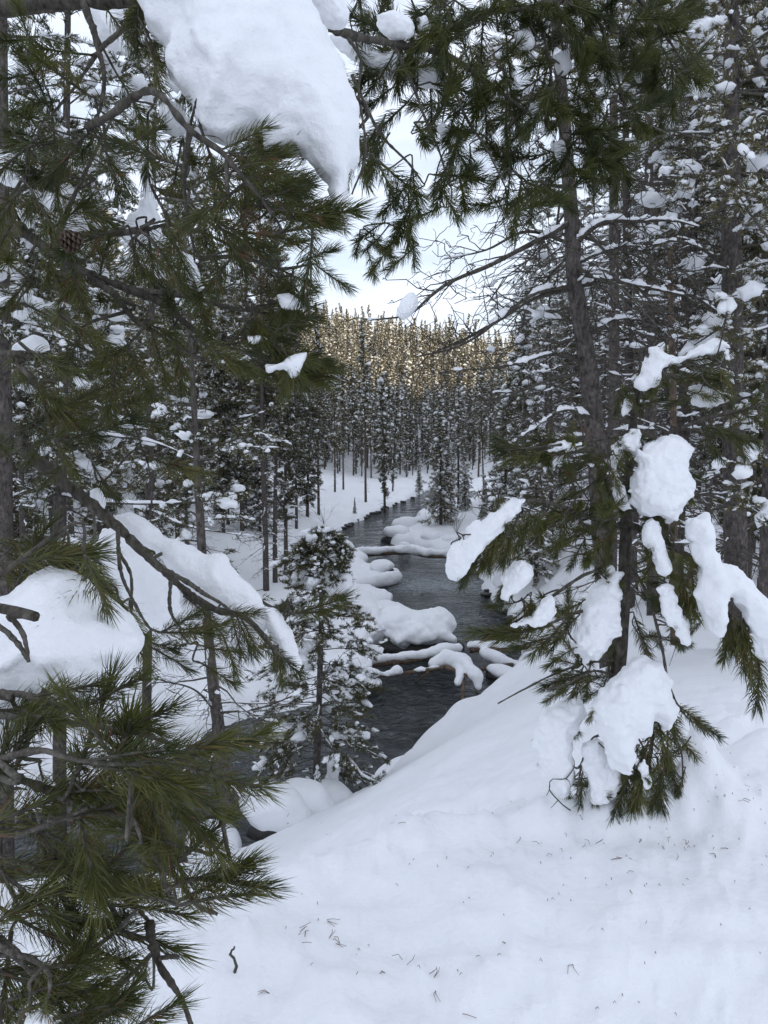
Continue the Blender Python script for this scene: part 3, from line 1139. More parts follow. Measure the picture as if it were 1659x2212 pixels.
def snow_body(name, prims, step, parent=None, noise=0.04, nsc=2.2, k=0.15, material='snow', kind=None):
    """one smooth body of snow from ellipsoids ('e', centre, radii) and rolls ('c', points, radius)"""
    lo, hi = np.full(3, 1e9), np.full(3, -1e9)
    for q in prims:
        if q[0] == 'e':
            c, r = np.asarray(q[1], float), np.asarray(q[2], float)
            lo, hi = np.minimum(lo, c - r), np.maximum(hi, c + r)
        else:
            a, r = np.asarray(q[1], float), np.max(q[2])
            lo, hi = np.minimum(lo, a.min(0) - r), np.maximum(hi, a.max(0) + r)
    pad = step * 3 + noise * 1.5

    def fn(p):
        d = None
        for q in prims:
            e = ell_sd(p, q[1], q[2]) if q[0] == 'e' else capsule_sd(p, q[1], q[2])
            d = e if d is None else smin(d, e, k)
        return d + noise * (fbm(p * nsc, 2) + .3 * vnoise(p * nsc * 4.5))

    v, f = sdf_mesh(fn, lo - pad, hi + pad, step)
    me_ = mesh_np(name, v, f)
    me_.materials.append(M[material])
    return link(name, me_, parent)


def PK(u, v, z=0.0):
    return G(u, v, z)


def snowy_log(pts, wr, sr, label, posts=(), cap=True, name='fallen_log', drops=(), step=.06):
    """pts: (u, v, height of the log axis); wr wood radius, sr snow radius"""
    ax = np.array([PK(u, v, z) for (u, v, z) in pts])
    t = thing(name, label, 'log', ax[0])
    c = catmull(ax, 6)
    v, f = tube(c, np.linspace(wr, wr * .75, len(c)), 9, .1)
    g = Geo()
    g.add(v, f)
    g.build('log_wood', M['dead_wood'], t)
    for (a, b, r) in posts:
        g = Geo()
        v, f = tube(np.linspace(a, b, 4), np.linspace(r, r * .6, 4), 6, .1)
        g.add(v, f)
        g.build('limb_stub', M['dead_wood'], t)
    if cap:
        ca_ = catmull(ax, 4)
        prims = [('c', ca_ + [0, 0, wr * .6 + sr * .5], sr * (1 + .32 * vnoise(ca_ * 2.3 + wr * 50)))]
        for d_ in drops:
            prims.append(d_)
        snow_body('snow_cap', prims, step, t, .06, 2.6, .14)
    return t


def cap_boulder(centre, r, label, rock_r=None, name='boulder', cat='boulder', extra=(), rz=0.0):
    """dark stone with a thick pillow of snow"""
    c = np.asarray(centre, float)
    t = thing(name, label, cat, c)
    rv, rf = ICO3
    q = np.asarray(rock_r if rock_r is not None else (r * .96, r * .82, r * .56))
    v = c + [0, 0, rz] + rv * q * (1 + .22 * fbm(rv * 1.7 + c, 3)[:, None])
    me_ = mesh_np('stone', v, rf)
    me_.materials.append(M['rock'])
    link('stone', me_, t)
    snow_body('snow_cap', [('e', c + [0, 0, r * .66], (r * 1.02, r * .9, r * .5))] + list(extra), max(.035, r * .09), t, .05 * r, 1.6 / r, .2)
    return t


def drift(prims, label, step=.07, nz=.05, name='snow_hump'):
    """a heap of snow, tagged as a thing"""
    o = snow_body(name, prims, step, None, nz, 1.8, .25)
    return tag(o, label, 'snow hump', 'snow humps along the creek')


# upper log that spans the creek
snowy_log([(755, 1203, .28), (800, 1198, .30), (850, 1194, .32), (890, 1194, .34), (925, 1201, .32), (985, 1203, .4)], .12, .2, 'long log under a white roll of snow spanning the creek at the upper pool')
snowy_log([(640, 1197, .2), (690, 1200, .22), (735, 1205, .25)], .13, .15, 'short dark log with thin snow at the left end of the upper log')
# hump with root tangle beside the upper log
cap_boulder(PK(725, 1208, .1), .85, 'tall snow-buried root tangle standing in the creek at the left end of the upper log', (.9, .75, .5), 'root_mound', 'root mound',
            [('e', PK(733, 1200, .9), (.45, .45, .6)), ('e', PK(697, 1200, .5), (.5, .5, .42)), ('e', PK(770, 1207, .3), (.55, .5, .36))])
# snow tongue with a hump, left side of the middle pool
cap_boulder(PK(826, 1240, .1), .55, 'snow-hooded stone on the tip of the snow tongue in the middle pool', None, 'boulder', 'boulder', [('c', np.array([PK(855, 1246, .25), PK(800, 1258, .3), PK(760, 1262, .35)]), .28)])
snowy_log([(866, 1241, .1), (820, 1246, .12), (780, 1240, .15)], .07, .02, 'thin bare log poking out of the snow tongue in the middle pool', cap=False)
for (u, v, r, s_, lab) in [(745, 1268, .75, .55, 'round white hump at the root of the snow tongue'), (785, 1290, .62, .42, 'flat white hump below the snow tongue on the left bank'), (825, 1293, .34, .24, 'narrow finger of snow pointing into the creek under the snow tongue'),
                       (770, 1318, .75, .4, 'wide pillow of snow on the left bank between the finger and the twin humps'), (835, 1317, .5, .26, 'white ledge of snow reaching over the water above the twin humps'),
                       (700, 1300, .9, .6, 'large soft hump on the left bank behind the young pine'), (690, 1345, .8, .5, 'broad white swell on the left bank beside the twin humps')]:
    c = PK(u, v, .12)
    drift([('e', c + [0, 0, s_ * .18], (r * 1.05, r * .85, s_ * .82)), ('e', c + [r * .45, -.1, s_ * .05], (r * .6, r * .5, s_ * .55)), ('e', c + [-r * .5, .1, s_ * .1], (r * .55, r * .5, s_ * .6))], lab, nz=.09)
# twin humps over a dark hollow
c1, c2, c3 = PK(862, 1358, .62), PK(935, 1366, .55), PK(800, 1360, .5)
t = thing('boulder', 'big dark stone under twin round snow humps with a black hollow, middle of the creek', 'boulder', PK(900, 1390, 0))
v = PK(900, 1394, .1) + ICO3[0] * [1.2, .5, .5] * (1 + .25 * fbm(ICO3[0] * 1.8, 3)[:, None])
me = mesh_np('stone', v, ICO3[1])
me.materials.append(M['rock'])
link('stone', me, t)
snow_body('snow_cap', [('e', c1 + [0, .1, .25], (.62, .6, .42)), ('e', c2 + [0, .1, .25], (.66, .6, .46)), ('e', c3, (.7, .6, .36)), ('c', np.array([PK(955, 1372, .6), PK(978, 1382, .5), PK(984, 1398, .16)]), (.2, .15, .07)), ('e', PK(900, 1368, .55), (.7, .5, .3)),
                       ('c', np.array([PK(845, 1362, .5), PK(862, 1385, .45), PK(880, 1395, .12)]), (.2, .13, .1)), ('c', np.array([PK(790, 1360, .4), PK(772, 1395, .3)]), (.4, .3))], .045, t, .07, 2.4, .2)
cap_boulder(PK(905, 1399, .0), .16, 'tiny snow-topped stone in the water right under the twin humps')
# lower jam: snow roll, bare pole, arch with posts
snowy_log([(745, 1436, .34), (800, 1434, .32), (860, 1429, .32), (910, 1422, .36), (950, 1414, .42), (990, 1408, .42)], .10, .125, 'thick snow-rolled log at the top of the lower jam, left half of the creek', drops=[('e', PK(755, 1432, .5), (.6, .5, .3))], step=.05)
snowy_log([(1015, 1403, .42), (1060, 1400, .5), (1100, 1402, .5), (1140, 1396, .5), (1190, 1390, .5)], .10, .125, 'snow-rolled log of the lower jam on the right half of the creek', drops=[('c', np.array([PK(1045, 1408, .45), PK(1085, 1425, .3), PK(1115, 1432, .22)]), (.14, .12, .1))], step=.05)
pa, pb = PK(800, 1462, .33), PK(962, 1442, .42)
snowy_log([(795, 1463, .33), (850, 1457, .36), (910, 1449, .40), (965, 1441, .43)], .055, .03, 'bare brown pole crossing below the snow-rolled logs, little caps of snow on it',
          [(PK(905, 1452, .38), PK(907, 1470, .05), .012), (PK(880, 1456, .36), PK(868, 1474, .02), .012), (PK(925, 1452, .38), PK(893, 1478, -.05), .03)], drops=[('e', PK(858, 1448, .47), (.16, .12, .13)), ('e', PK(800, 1455, .47), (.22, .15, .14)), ('e', PK(905, 1447, .45), (.2, .1, .06))], step=.028)
snowy_log([(1040, 1446, .18), (1090, 1437, .2), (1130, 1430, .22)], .05, .02, 'thin dark pole lying under the right half of the lower jam', cap=False)
t = thing('root_snag', 'upturned snag draped in an arch of snow, two bleached legs standing in the water', 'snag', PK(1000, 1480, 0))
for a, b, r in [((1000, 1462, .35), (997, 1532, -.1), .05), ((1018, 1462, .35), (1032, 1502, -.05), .035), ((960, 1440, .45), (1010, 1460, .42), .06)]:
    g = Geo()
    c = np.array([PK(*a), (PK(*a) + PK(*b)) / 2 + [.02, 0, 0], PK(*b)])
    v, f = tube(catmull(c, 4), np.linspace(r, r * .8, 9), 7, .12)
    g.add(v, f)
    g.build('snag_leg', M['dead_wood'], t)
snow_body('snow_cap', [('c', np.array([PK(938, 1432, .52), PK(965, 1420, .62), PK(1000, 1428, .62), PK(1030, 1462, .45), PK(1034, 1482, .25)]), (.14, .2, .2, .15, .1)), ('c', np.array([PK(992, 1430, .55), PK(996, 1455, .42), PK(990, 1476, .28)]), (.15, .12, .08))], .028, t, .04, 3.0, .1)
cap_boulder(PK(800, 1492, .0), .30, 'dark upright stone with a ragged snow cap left of the bare pole', (.26, .25, .42), extra=[('e', PK(780, 1470, .3), (.2, .2, .14))], rz=.05)
cap_boulder(PK(735, 1448, .25), .22, 'small snow-capped stone between the snow roll and the ragged-capped stone')
cap_boulder(PK(1072, 1458, .05), .26, 'low snow-covered stone close to the near bank right of the bleached legs', extra=[('e', PK(1100, 1456, .15), (.3, .2, .14))])
# right bank shelf and island humps
for (u, v, r, s_, lab) in [(1110, 1272, .85, .42, 'snow shelf with a dark undercut edge on the right bank'), (1165, 1262, .95, .5, 'big snow pillow behind the undercut shelf on the right bank'), (1085, 1316, .22, .2, 'egg-shaped lump of snow off the right bank'),
                       (1175, 1320, .6, .35, 'snow pillow on the right bank beside the egg-shaped lump'), (1220, 1345, .8, .4, 'snow swell on the right bank behind the small pine')]:
    c = PK(u, v, .1)
    drift([('e', c + [0, 0, s_ * .45], (r, r * .8, s_))], lab)
for (u, v, w, h, lab) in [(856, 1168, 1.2, .5, 'snow-capped stone at the lower left tip of the point of land'), (880, 1152, 1.4, .6, 'rounded snow-capped stone behind the tip of the point of land'), (903, 1172, .8, .4, 'low snow-capped stone at the water, second from the tip of the point'),
                       (936, 1178, 1.1, .4, 'flat snow-capped stone on the creek side of the point, next to the upper log'), (915, 1148, 1.3, .6, 'snow-capped stone below the snow-laden spruce'), (975, 1182, 1.0, .45, 'rounded snow-capped stone where the upper log meets the right bank'), (873, 1185, .5, .25, 'little snow-capped stone in the water below the tip of the point')]:
    c = PK(u, v, .05)
    cap_boulder(c, w * .62, lab, (w * .62, w * .52, .36))
# humps at the foot of the near slope, by the grey trunk
for (u, v, d, r, lab, rock) in [(580, 1764, 8.3, .31, 'round snow-capped boulder with bare dark stone on its left, foot of the near slope', True), (643, 1748, 8.7, .28, 'round snow-capped boulder touching the young pine, foot of the near slope', True)]:
    c = P(u, v, d)
    cap_boulder(c, r, lab, (r * .8, r * .7, r * .55), rz=-.16, extra=[('e', c + [.06, .05, r * .1], (r * .98, r * .8, r * .75)), ('e', c + [.2, .1, -.1], (r * .8, r * .7, r * .5))])
for (u, v, d, r, lab) in [(455, 1830, 8.0, .32, 'snow heap left of the foot of the grey trunk'), (705, 1745, 9.3, .4, 'soft snow heap at the root of the young pine')]:
    c = P(u, v, d)
    drift([('e', c, (r, r, r * .8))], lab, .04)


# dark stones showing under the snow lip of the banks
rgs = np.random.default_rng(5)
for nm_, edge_, n_, lab in (('far left bank', RIVER_LEFT[1:9], 26, 'dark wet stone under the snow lip of the far left bank, above the upper pool'), ('right bank', RIVER_RIGHT[9:17], 12, 'dark wet stone under the snow lip of the right bank at the middle pool')):
    e_ = catmull(np.array([[p[0], p[1], 0] for p in edge_]), 8)
    for k in rgs.choice(len(e_), n_, replace=False):
        c = e_[k] + [rgs.normal(0, .12), rgs.normal(0, .12), .04]
        q = np.array([rgs.uniform(.18, .4), rgs.uniform(.15, .3), rgs.uniform(.06, .13)])
        rv, rf = ICO2
        v = c + rv * q * (1 + .3 * fbm(rv * 1.6 + c * 3, 2)[:, None])
        me_ = mesh_np('bank_stone', v, rf)
        me_.materials.append(M['rock'])
        tag(link('bank_stone', me_), lab, 'stone', 'dark stones along the ' + nm_)


# ---- bare bushes
def bush(u, v, d, h, n, label, seed, z=None):
    rg = np.random.default_rng(seed)
    x, y = P(u, v, d)[:2]
    z = gz1(x, y) - .03
    t = thing('bare_bush', label, 'bush', (x, y, z), 'bare bushes in the snow')
    for k in range(n):
        g = Geo()
        az, L_ = rg.uniform(0, 6.28), h * rg.uniform(.6, 1.1)
        c = branch_curve(np.array([x, y, z]) + rg.normal(0, .03, 3) * [1, 1, 0], az, rg.uniform(.75, 1.4), L_, rg.uniform(-.1, .25), rg, 6, .04)
        v_, f_ = tube(c, np.linspace(.006, .002, 6) * (h / .7) ** .5, 4, 0)
        g.add(v_, f_)
        for q in range(5):
            b0 = c[rg.integers(1, 5)]
            c2_ = branch_curve(b0, az + rg.normal(0, 1), rg.uniform(.5, 1.3), L_ * rg.uniform(.2, .5), 0, rg, 4, .05)
            v_, f_ = tube(c2_, np.linspace(.003, .0015, 4) * (h / .7) ** .5, 3, 0)
            g.add(v_, f_)
        g.build('stem', M['twig'], t)


bush(602, 1792, 8.3, .62, 6, 'leafless bush with fanned thin stems in front of the snow-capped boulders', 1)
bush(640, 1755, 8.8, .5, 3, 'sparse leafless bush at the right edge of the snow-capped boulder', 2)
bush(985, 1150, 41, 1.6, 8, 'leafless bush on the snow to the right of the spruce on the point', 3)
bush(1040, 1135, 42, 1.5, 8, 'leafless bush in the drift between the point and the right woods', 4)
bush(925, 1140, 43, 1.2, 6, 'leafless bush left of the foot of the spruce on the point', 5)
bush(640, 1230, 30, 1.1, 7, 'leafless bush at the front of the left woods by the open snow', 6)
bush(700, 1140, 46, 1.3, 7, 'leafless bush on the open snow bank above the upper pool', 7)
bush(1230, 1370, 20, 1.0, 7, 'leafless bush on the right bank behind the small pine', 8)

# ---- trees closer than the woods, with the trunks the photograph shows
def trunk_line(pts, extra_top=6.0):
    """(u, v, d) from the foot upwards; the foot goes down to the ground, the top on out of view"""
    c = np.array([P(*q) for q in pts])
    g0 = gz1(c[0][0], c[0][1])
    dirv = (c[1] - c[0]) / np.linalg.norm(c[1] - c[0])
    c[0] = c[0] + dirv * ((g0 - .15 - c[0][2]) / dirv[2])
    top = unit(c[-1] - c[-2]) * extra_top
    return catmull(np.vstack([c, c[-1] + top * .5, c[-1] + top]), 3)


def standing(pts, r0, label, seed, base, rad, nb, needles, snow, twigs, name='pine_tree', extra=6.0, bsnow=.36, shape='pine', tops=True, drop=.25, sides=4, dust=.75):
    c = trunk_line(pts, extra)
    o = c[0].copy()
    ms = conifer(name, seed, 1, r0, base, rad, shape, nb, needles, snow, twigs, curve=c - o, bsnow=bsnow, drop=drop, wood_sides=sides, blob_ico=ICO2, dust=dust)
    set_mats(ms, 'trunk_bark', 'twig', 'mid_needle')
    return place(name, ms, label, 'tree', o), c


C1, c1c = standing([(1318, 1400, 8.3), (1300, 1130, 8.2), (1288, 960, 8.1), (1270, 790, 8.0), (1243, 620, 7.9), (1235, 480, 7.8), (1222, 300, 7.8), (1205, 100, 7.7), (1195, -60, 7.7)], .125,
                   'leaning pine behind the small pine, its long bare limbs reaching over the creek', 301, .62, 1.9, 120, (13, .07, .012, 6), (.24, .045), 8)
C2, c2c = standing([(1592, 1420, 9.2), (1588, 1100, 9.1), (1583, 700, 9.0), (1580, 400, 9.0), (1581, 100, 9.0), (1583, -80, 9.0)], .155,
                   'thick straight scaly trunk near the right edge with lumps of snow on its bark', 302, .25, 1.7, 120, (13, .07, .012, 6), (.26, .055), 8)
C3, c3c = standing([(1412, 1400, 14.2), (1408, 1000, 14), (1404, 600, 13.8), (1402, 300, 13.6), (1400, 0, 13.5)], .12, 'straight dark trunk between the leaning trunk and the thick right-hand trunk', 303, .5, 1.9, 120, (11, .09, .016, 6), (.22, .06), 8)
C4, c4c = standing([(1370, 1400, 17), (1362, 1000, 16.8), (1356, 600, 16.5), (1352, 300, 16.3), (1350, 0, 16)], .12, 'dark trunk right behind the leaning trunk, limbs lined with snow', 304, .45, 1.9, 110, (11, .09, .016, 6), (.22, .06), 8)
C5, c5c = standing([(1650, 1500, 7.2), (1672, 900, 7.0), (1680, 500, 6.9), (1690, 100, 6.9)], .10, 'green pine cut by the right edge, hung with flakes of snow', 305, .1, 1.3, 100, (15, .06, .009, 9), (.3, .045), 5)
L1, l1c = standing([(128, 1400, 10.5), (128, 1180, 10.5), (132, 1000, 10.4), (136, 800, 10.3), (140, 500, 10.2), (144, 200, 10)], .105, 'pale grey trunk behind the snow-draped left bough', 306, .2, 1.6, 90, (13, .09, .014, 7), (.24, .055), 6)
L2, l2c = standing([(500, 1835, 8.2), (482, 1650, 8.2), (468, 1540, 8.15), (455, 1430, 8.1), (440, 1250, 8.0), (428, 1050, 8.0), (420, 900, 8.0)], .085, 'slim grey trunk rising from the foot of the near slope by the snow-capped boulders', 307, .42, 1.15, 60, (15, .06, .009, 6), (.22, .04), 5, extra=2.5)
L3, l3c = standing([(318, 1400, 15), (322, 1100, 15), (326, 800, 14.8), (330, 500, 14.6)], .10, 'dark trunk in the left woods behind the forked bough', 308, .15, 1.8, 120, (13, .10, .018, 7), (.22, .06), 6)
L4, l4c = standing([(12, 1400, 9), (10, 1000, 9), (8, 600, 8.8), (6, 200, 8.6)], .10, 'grey trunk at the very left edge behind the boughs', 309, .2, 1.5, 80, (13, .08, .012, 7), (.24, .05), 6)
# broken dead snag
c = np.array([P(1462, 1300, 11), P(1455, 900, 11), P(1450, 700, 11), P(1447, 520, 11)])
c[0][2] = gz1(c[0][0], c[0][1]) - .1
t = thing('dead_snag', 'thin dead snag with a broken splintered top between the two straight trunks', 'snag', c[0])
g = Geo()
v, f = tube(catmull(c, 5), np.linspace(.06, .035, 16), 7, .15)
g.add(v, f)
g.build('trunk', M['dead_wood'], t)
g = Geo()
for q in range(4):
    a = c[-1] + [.02 * (q - 1.5), 0, -.05]
    v, f = tube(np.linspace(a, a + [.01 * (q - 1), .01, .14 + .05 * (q % 2)], 3), [.012, .008, .001], 4)
    g.add(v, f)
g.build('splinters', M['dead_wood'], t)


# long bare limbs with snow on top, as the photograph shows them
def big_limb(parent, root_curve, pts, r, snow=.6, seed=0, twigs=10, tl=.5, sr=1.0):
    rg = np.random.default_rng(seed)
    c = np.array([P(*q) for q in pts])
    j = np.argmin(np.linalg.norm(root_curve - c[0], axis=1))
    c[0] = root_curve[j]
    cc = catmull(c, 6)
    n = len(cc)
    g = Geo()
    rads = np.linspace(r, r * .22, n)
    v, f = tube(cc, rads, 6, .12)
    g.add(v, f)
    for q in range(twigs):
        k = rg.integers(2, n - 1)
        dirv = unit(cc[min(k + 1, n - 1)] - cc[k - 1])
        az = math.atan2(dirv[1], dirv[0]) + rg.choice([-1, 1]) * rg.uniform(.3, 1.2)
        tc_ = branch_curve(cc[k], az, rg.normal(0, .5), tl * rg.uniform(.4, 1.2), rg.uniform(-.5, .6), rg, 7, .09)
        v, f = tube(tc_, np.linspace(max(.0055, rads[k] * .4), .003, 7), 4, 0, False)
        g.add(v, f)
        for w in range(3):
            b0 = tc_[rg.integers(1, 6)]
            t2 = branch_curve(b0, az + rg.normal(0, .9), rg.normal(0, .6), tl * rg.uniform(.15, .5), rg.uniform(-.5, .8), rg, 6, .12)
            v, f = tube(t2, np.linspace(.0042, .0025, 6), 3, 0, False)
            g.add(v, f)
    b = g.build('bare_limb', M['bark'], parent)
    if snow > 0:
        m_ = n * 3
        u = np.linspace(0, 1, m_)
        pos = np.stack([np.interp(u, np.linspace(0, 1, n), cc[:, q]) for q in range(3)], -1)
        rr2 = np.interp(u, np.linspace(0, 1, n), rads)
        on = vnoise(np.stack([u * 9 + seed, 0 * u, 0 * u], -1)) * .5 + .5
        on = np.clip((snow - on) * 4, 0, 1) ** .6
        sz = (.010 + rr2 * .75) * (1 + .55 * vnoise(np.stack([u * 26 + seed, 0 * u + 3, 0 * u], -1)) + .35 * vnoise(np.stack([u * 60, 0 * u + seed, 0 * u], -1))) * sr * on
        gs = Geo()
        k0 = 0
        while k0 < m_:
            if sz[k0] < .003:
                k0 += 1
                continue
            k1 = k0
            while k1 < m_ and sz[k1] >= .003:
                k1 += 1
            if k1 - k0 >= 3:
                v, f = tube(pos[k0:k1] + np.outer(rr2[k0:k1] * .6 + sz[k0:k1] * .5, [0, 0, 1.0]), sz[k0:k1], 7, .25)
                gs.add(v, f)
            k0 = k1
        o = gs.build('limb_snow', M['tree_snow'], b)
        if o is not None:
            o['kind'] = 'stuff'
    return b


LIMBS = [
    (C1, c1c, [(1244, 615, 7.9), (1150, 645, 7.6), (1080, 690, 7.4), (1000, 735, 7.2), (935, 762, 7.0)], .032, .25),
    (C1, c1c, [(1240, 620, 7.9), (1170, 628, 7.5), (1100, 670, 7.3), (1040, 720, 7.1), (980, 752, 7.0), (900, 770, 6.9)], .026, .35),
    (C1, c1c, [(1236, 500, 7.8), (1150, 525, 7.5), (1060, 572, 7.2), (975, 608, 7.0), (930, 640, 6.9), (880, 680, 6.8), (795, 692, 6.7)], .030, .2),
    (C1, c1c, [(1236, 505, 7.8), (1140, 500, 7.6), (1050, 540, 7.5), (960, 560, 7.4)], .02, .3),
    (C1, c1c, [(1243, 505, 7.8), (1300, 482, 7.6), (1370, 478, 7.5), (1450, 476, 7.4), (1510, 490, 7.3)], .030, 1.0),
    (C1, c1c, [(1262, 640, 7.9), (1310, 606, 7.7), (1370, 615, 7.5), (1440, 630, 7.4), (1540, 650, 7.3)], .028, .8),
    (C1, c1c, [(1250, 570, 7.9), (1300, 545, 7.7), (1350, 530, 7.6), (1400, 520, 7.5)], .02, .9),
    (C1, c1c, [(1270, 770, 8.0), (1200, 765, 7.7), (1120, 785, 7.4), (1060, 795, 7.2), (980, 800, 7.1)], .024, .5),
    (C1, c1c, [(1262, 720, 8.0), (1330, 690, 7.8), (1420, 700, 7.6), (1500, 720, 7.5)], .018, .6),
    (C1, c1c, [(1280, 880, 8.0), (1220, 885, 7.7), (1160, 920, 7.5), (1100, 960, 7.3)], .02, .9),
    (C1, c1c, [(1285, 1010, 8.1), (1230, 1000, 7.8), (1180, 1025, 7.6)], .018, .9),
    (C1, c1c, [(1238, 440, 7.8), (1180, 450, 7.5), (1130, 480, 7.4)], .02, .8),
    (C2, c2c, [(1585, 560, 9.0), (1520, 540, 8.7), (1450, 520, 8.5), (1380, 540, 8.4)], .022, .7),
    (C2, c2c, [(1583, 650, 9.0), (1500, 640, 8.8), (1420, 600, 8.6)], .02, .7),
    (C2, c2c, [(1588, 740, 9.0), (1500, 720, 8.7), (1430, 730, 8.5), (1330, 700, 8.4)], .02, .5),
    (C2, c2c, [(1580, 330, 9.0), (1510, 350, 8.8), (1440, 400, 8.6)], .02, .5),
    (C2, c2c, [(1580, 200, 9.0), (1500, 180, 8.7), (1420, 120, 8.5)], .022, .6),
    (C2, c2c, [(1590, 900, 9.0), (1540, 880, 8.7), (1480, 900, 8.6)], .018, .7),
    (C2, c2c, [(1584, 450, 9.0), (1630, 420, 8.7), (1680, 440, 8.4)], .02, .8),
    (C3, c3c, [(1405, 560, 13.9), (1340, 540, 13.5), (1280, 560, 13.2)], .025, .6),
    (C3, c3c, [(1408, 900, 13.9), (1340, 880, 13.4), (1290, 900, 13.1)], .022, .8),
    (C4, c4c, [(1360, 760, 16.6), (1300, 740, 16), (1230, 770, 15.6)], .025, .7),
    (L1, l1c, [(132, 1072, 10.4), (230, 1085, 9.8), (340, 1088, 9.4), (430, 1083, 9.0), (490, 1080, 8.8)], .022, .9),
    (L1, l1c, [(134, 930, 10.4), (220, 940, 10), (330, 955, 9.6), (420, 990, 9.2)], .022, .9),
    (L1, l1c, [(135, 860, 10.4), (200, 870, 10), (290, 920, 9.7), (360, 930, 9.4)], .018, .9),
    (L3, l3c, [(320, 1150, 15), (400, 1135, 14.3), (480, 1150, 13.8), (560, 1160, 13.4)], .022, .9),
    (L3, l3c, [(324, 900, 14.9), (420, 905, 14.2), (510, 903, 13.6), (570, 890, 13.2)], .022, .8),
    (L2, l2c, [(466, 1540, 8.15), (560, 1530, 7.9), (640, 1500, 7.7), (690, 1480, 7.6)], .014, .6),
    (L2, l2c, [(466, 1545, 8.15), (420, 1490, 7.9), (350, 1470, 7.7), (280, 1450, 7.6)], .014, .5),
    (L2, l2c, [(440, 1290, 8.05), (480, 1310, 7.9), (560, 1330, 7.8)], .01, .3),
]
for k, (par, rc, pts, r, sn) in enumerate(LIMBS):
    big_limb(par, rc, pts, r, sn, 500 + k, 12 if par in (C1, C2) else 8, .55)

# ---- the young pine over the water
YP, ypc = standing([(681, 1740, 10.0), (686, 1620, 10.0), (690, 1500, 10.0), (694, 1350, 10.0), (695, 1230, 10.0), (697, 1185, 10.0)], .055,
                   'young pine at the foot of the near slope in front of the creek', 310, .1, 1.15, 165, (22, .06, .009, 10), (.08, .04), 5, extra=.2, bsnow=.34, dust=.45, shape='spruce', drop=.12)
for (u, v, d, r, lab) in [(719, 1668, 9.7, (.085, .08, .22), 'bottle-shaped lump of snow hanging low in the young pine'), (712, 1255, 9.9, (.13, .1, .16), 'oval lump of snow in the top of the young pine'), (742, 1262, 9.85, (.11, .1, .13), 'ragged lump of snow in the top of the young pine, right of the oval one'),
                       (757, 1285, 9.8, (.08, .07, .1), 'small lump of snow hanging right under the ragged lump'), (660, 1265, 9.9, (.15, .1, .06), 'flat plate of snow on a left bough in the top of the young pine'), (648, 1590, 9.8, (.1, .08, .07), 'round snow lump on the lower left bough of the young pine'),
                       (655, 1400, 9.8, (.14, .1, .09), 'snow pad left of the stem halfway up the young pine'), (750, 1590, 9.7, (.22, .08, .06), 'long snow streak on the lower right bough of the young pine'), (735, 1500, 9.7, (.2, .08, .07), 'snow streak right of the stem halfway up the young pine'),
                       (628, 1575, 9.8, (.25, .09, .07), 'long snow band on the lowest left bough of the young pine')]:
    c = P(u, v, d)
    o = snow_body('snow_clump', [('e', c, r), ('e', c + [r[0] * .35, 0, r[2] * .55], (r[0] * .6, r[1] * .6, r[2] * .5))], .016, None, .022, 9, .05)
    tag(o, lab, 'snow clump', 'snow lumps on the young pine')

# ------------------------------------------------------------------ near boughs with long needles
def make_tuft(seed, L=.14, n=170, ln=.056, w=.0015, spread=(62, 26), segs=2, start=.05):
    """a shoot along +Z with needles all round it, swept forward"""
    rg = np.random.default_rng(seed)
    bend = rg.normal(0, .10, 2)
    t = start + (1 - start) * rg.random(n) ** .8
    axis = lambda s: np.stack([bend[0] * L * s * s, bend[1] * L * s * s, L * s], -1)
    p0 = axis(t)
    ph = rg.uniform(0, 2 * math.pi, n)
    an = np.radians(spread[0] + (spread[1] - spread[0]) * t + rg.normal(0, 9, n))
    rad = np.stack([np.cos(ph), np.sin(ph), 0 * ph], -1)
    d0 = rad * np.sin(an)[:, None] + np.array([0, 0, 1.0]) * np.cos(an)[:, None]
    d1 = unit(d0 + np.array([0, 0, .55]) + rg.normal(0, .10, (n, 3)))
    l_ = (ln * rg.uniform(.72, 1.1, n) * (1 - .25 * (t < .2)))[:, None]
    side = unit(np.cross(d0, rg.normal(0, 1, (n, 3))))
    wv = side * (w * .5)
    m_ = p0 + d0 * l_ * .5
    e = m_ + d1 * l_ * .5
    v = np.stack([p0 - wv * .7, p0 + wv * .7, m_ + wv, m_ - wv, e], 1).reshape(-1, 3)
    k = np.arange(n)[:, None] * 5
    q = k + np.array([[0, 1, 2, 3]])
    tr = k + np.array([[3, 2, 4]])
    s = np.linspace(0, .96, 5)
    tv, tf = tube(axis(s), np.linspace(.0032, .0022, 5) * (L / .14), 5)
    nv = len(v)
    me_ = mesh_np('needle_tuft', np.vstack([v, tv]), [q, tr] + [f + nv for f in tf], False)
    me_.materials.append(M['needle'])
    me_.materials.append(M['twig'])
    mi = np.zeros(len(me_.polygons), np.int32)
    # polygons are ordered as given: quads, tris, then the twig
    mi[2 * n:] = 1
    old = np.flatnonzero((rg.random(n) < .07) & (t < .75))
    mi[old] = 2
    mi[n + old] = 2
    me_.materials.append(M['dead_needle'])
    me_.polygons.foreach_set('material_index', mi)
    return me_


TUFT = [make_tuft(900 + k, n=190, w=.0018, ln=.062) for k in range(6)]
TUFT_LONG = [make_tuft(920 + k, L=.2, n=215, ln=.074, w=.0019, spread=(58, 22)) for k in range(5)]
TUFT_MID = [make_tuft(940 + k, L=.16, n=210, ln=.062, w=.0023, spread=(60, 28)) for k in range(6)]
DEAD = [make_tuft(960 + k, L=.10, n=50, ln=.05, w=.0015, spread=(70, 50)) for k in range(2)]
for me_ in DEAD:
    me_.materials[0] = M['dead_needle']


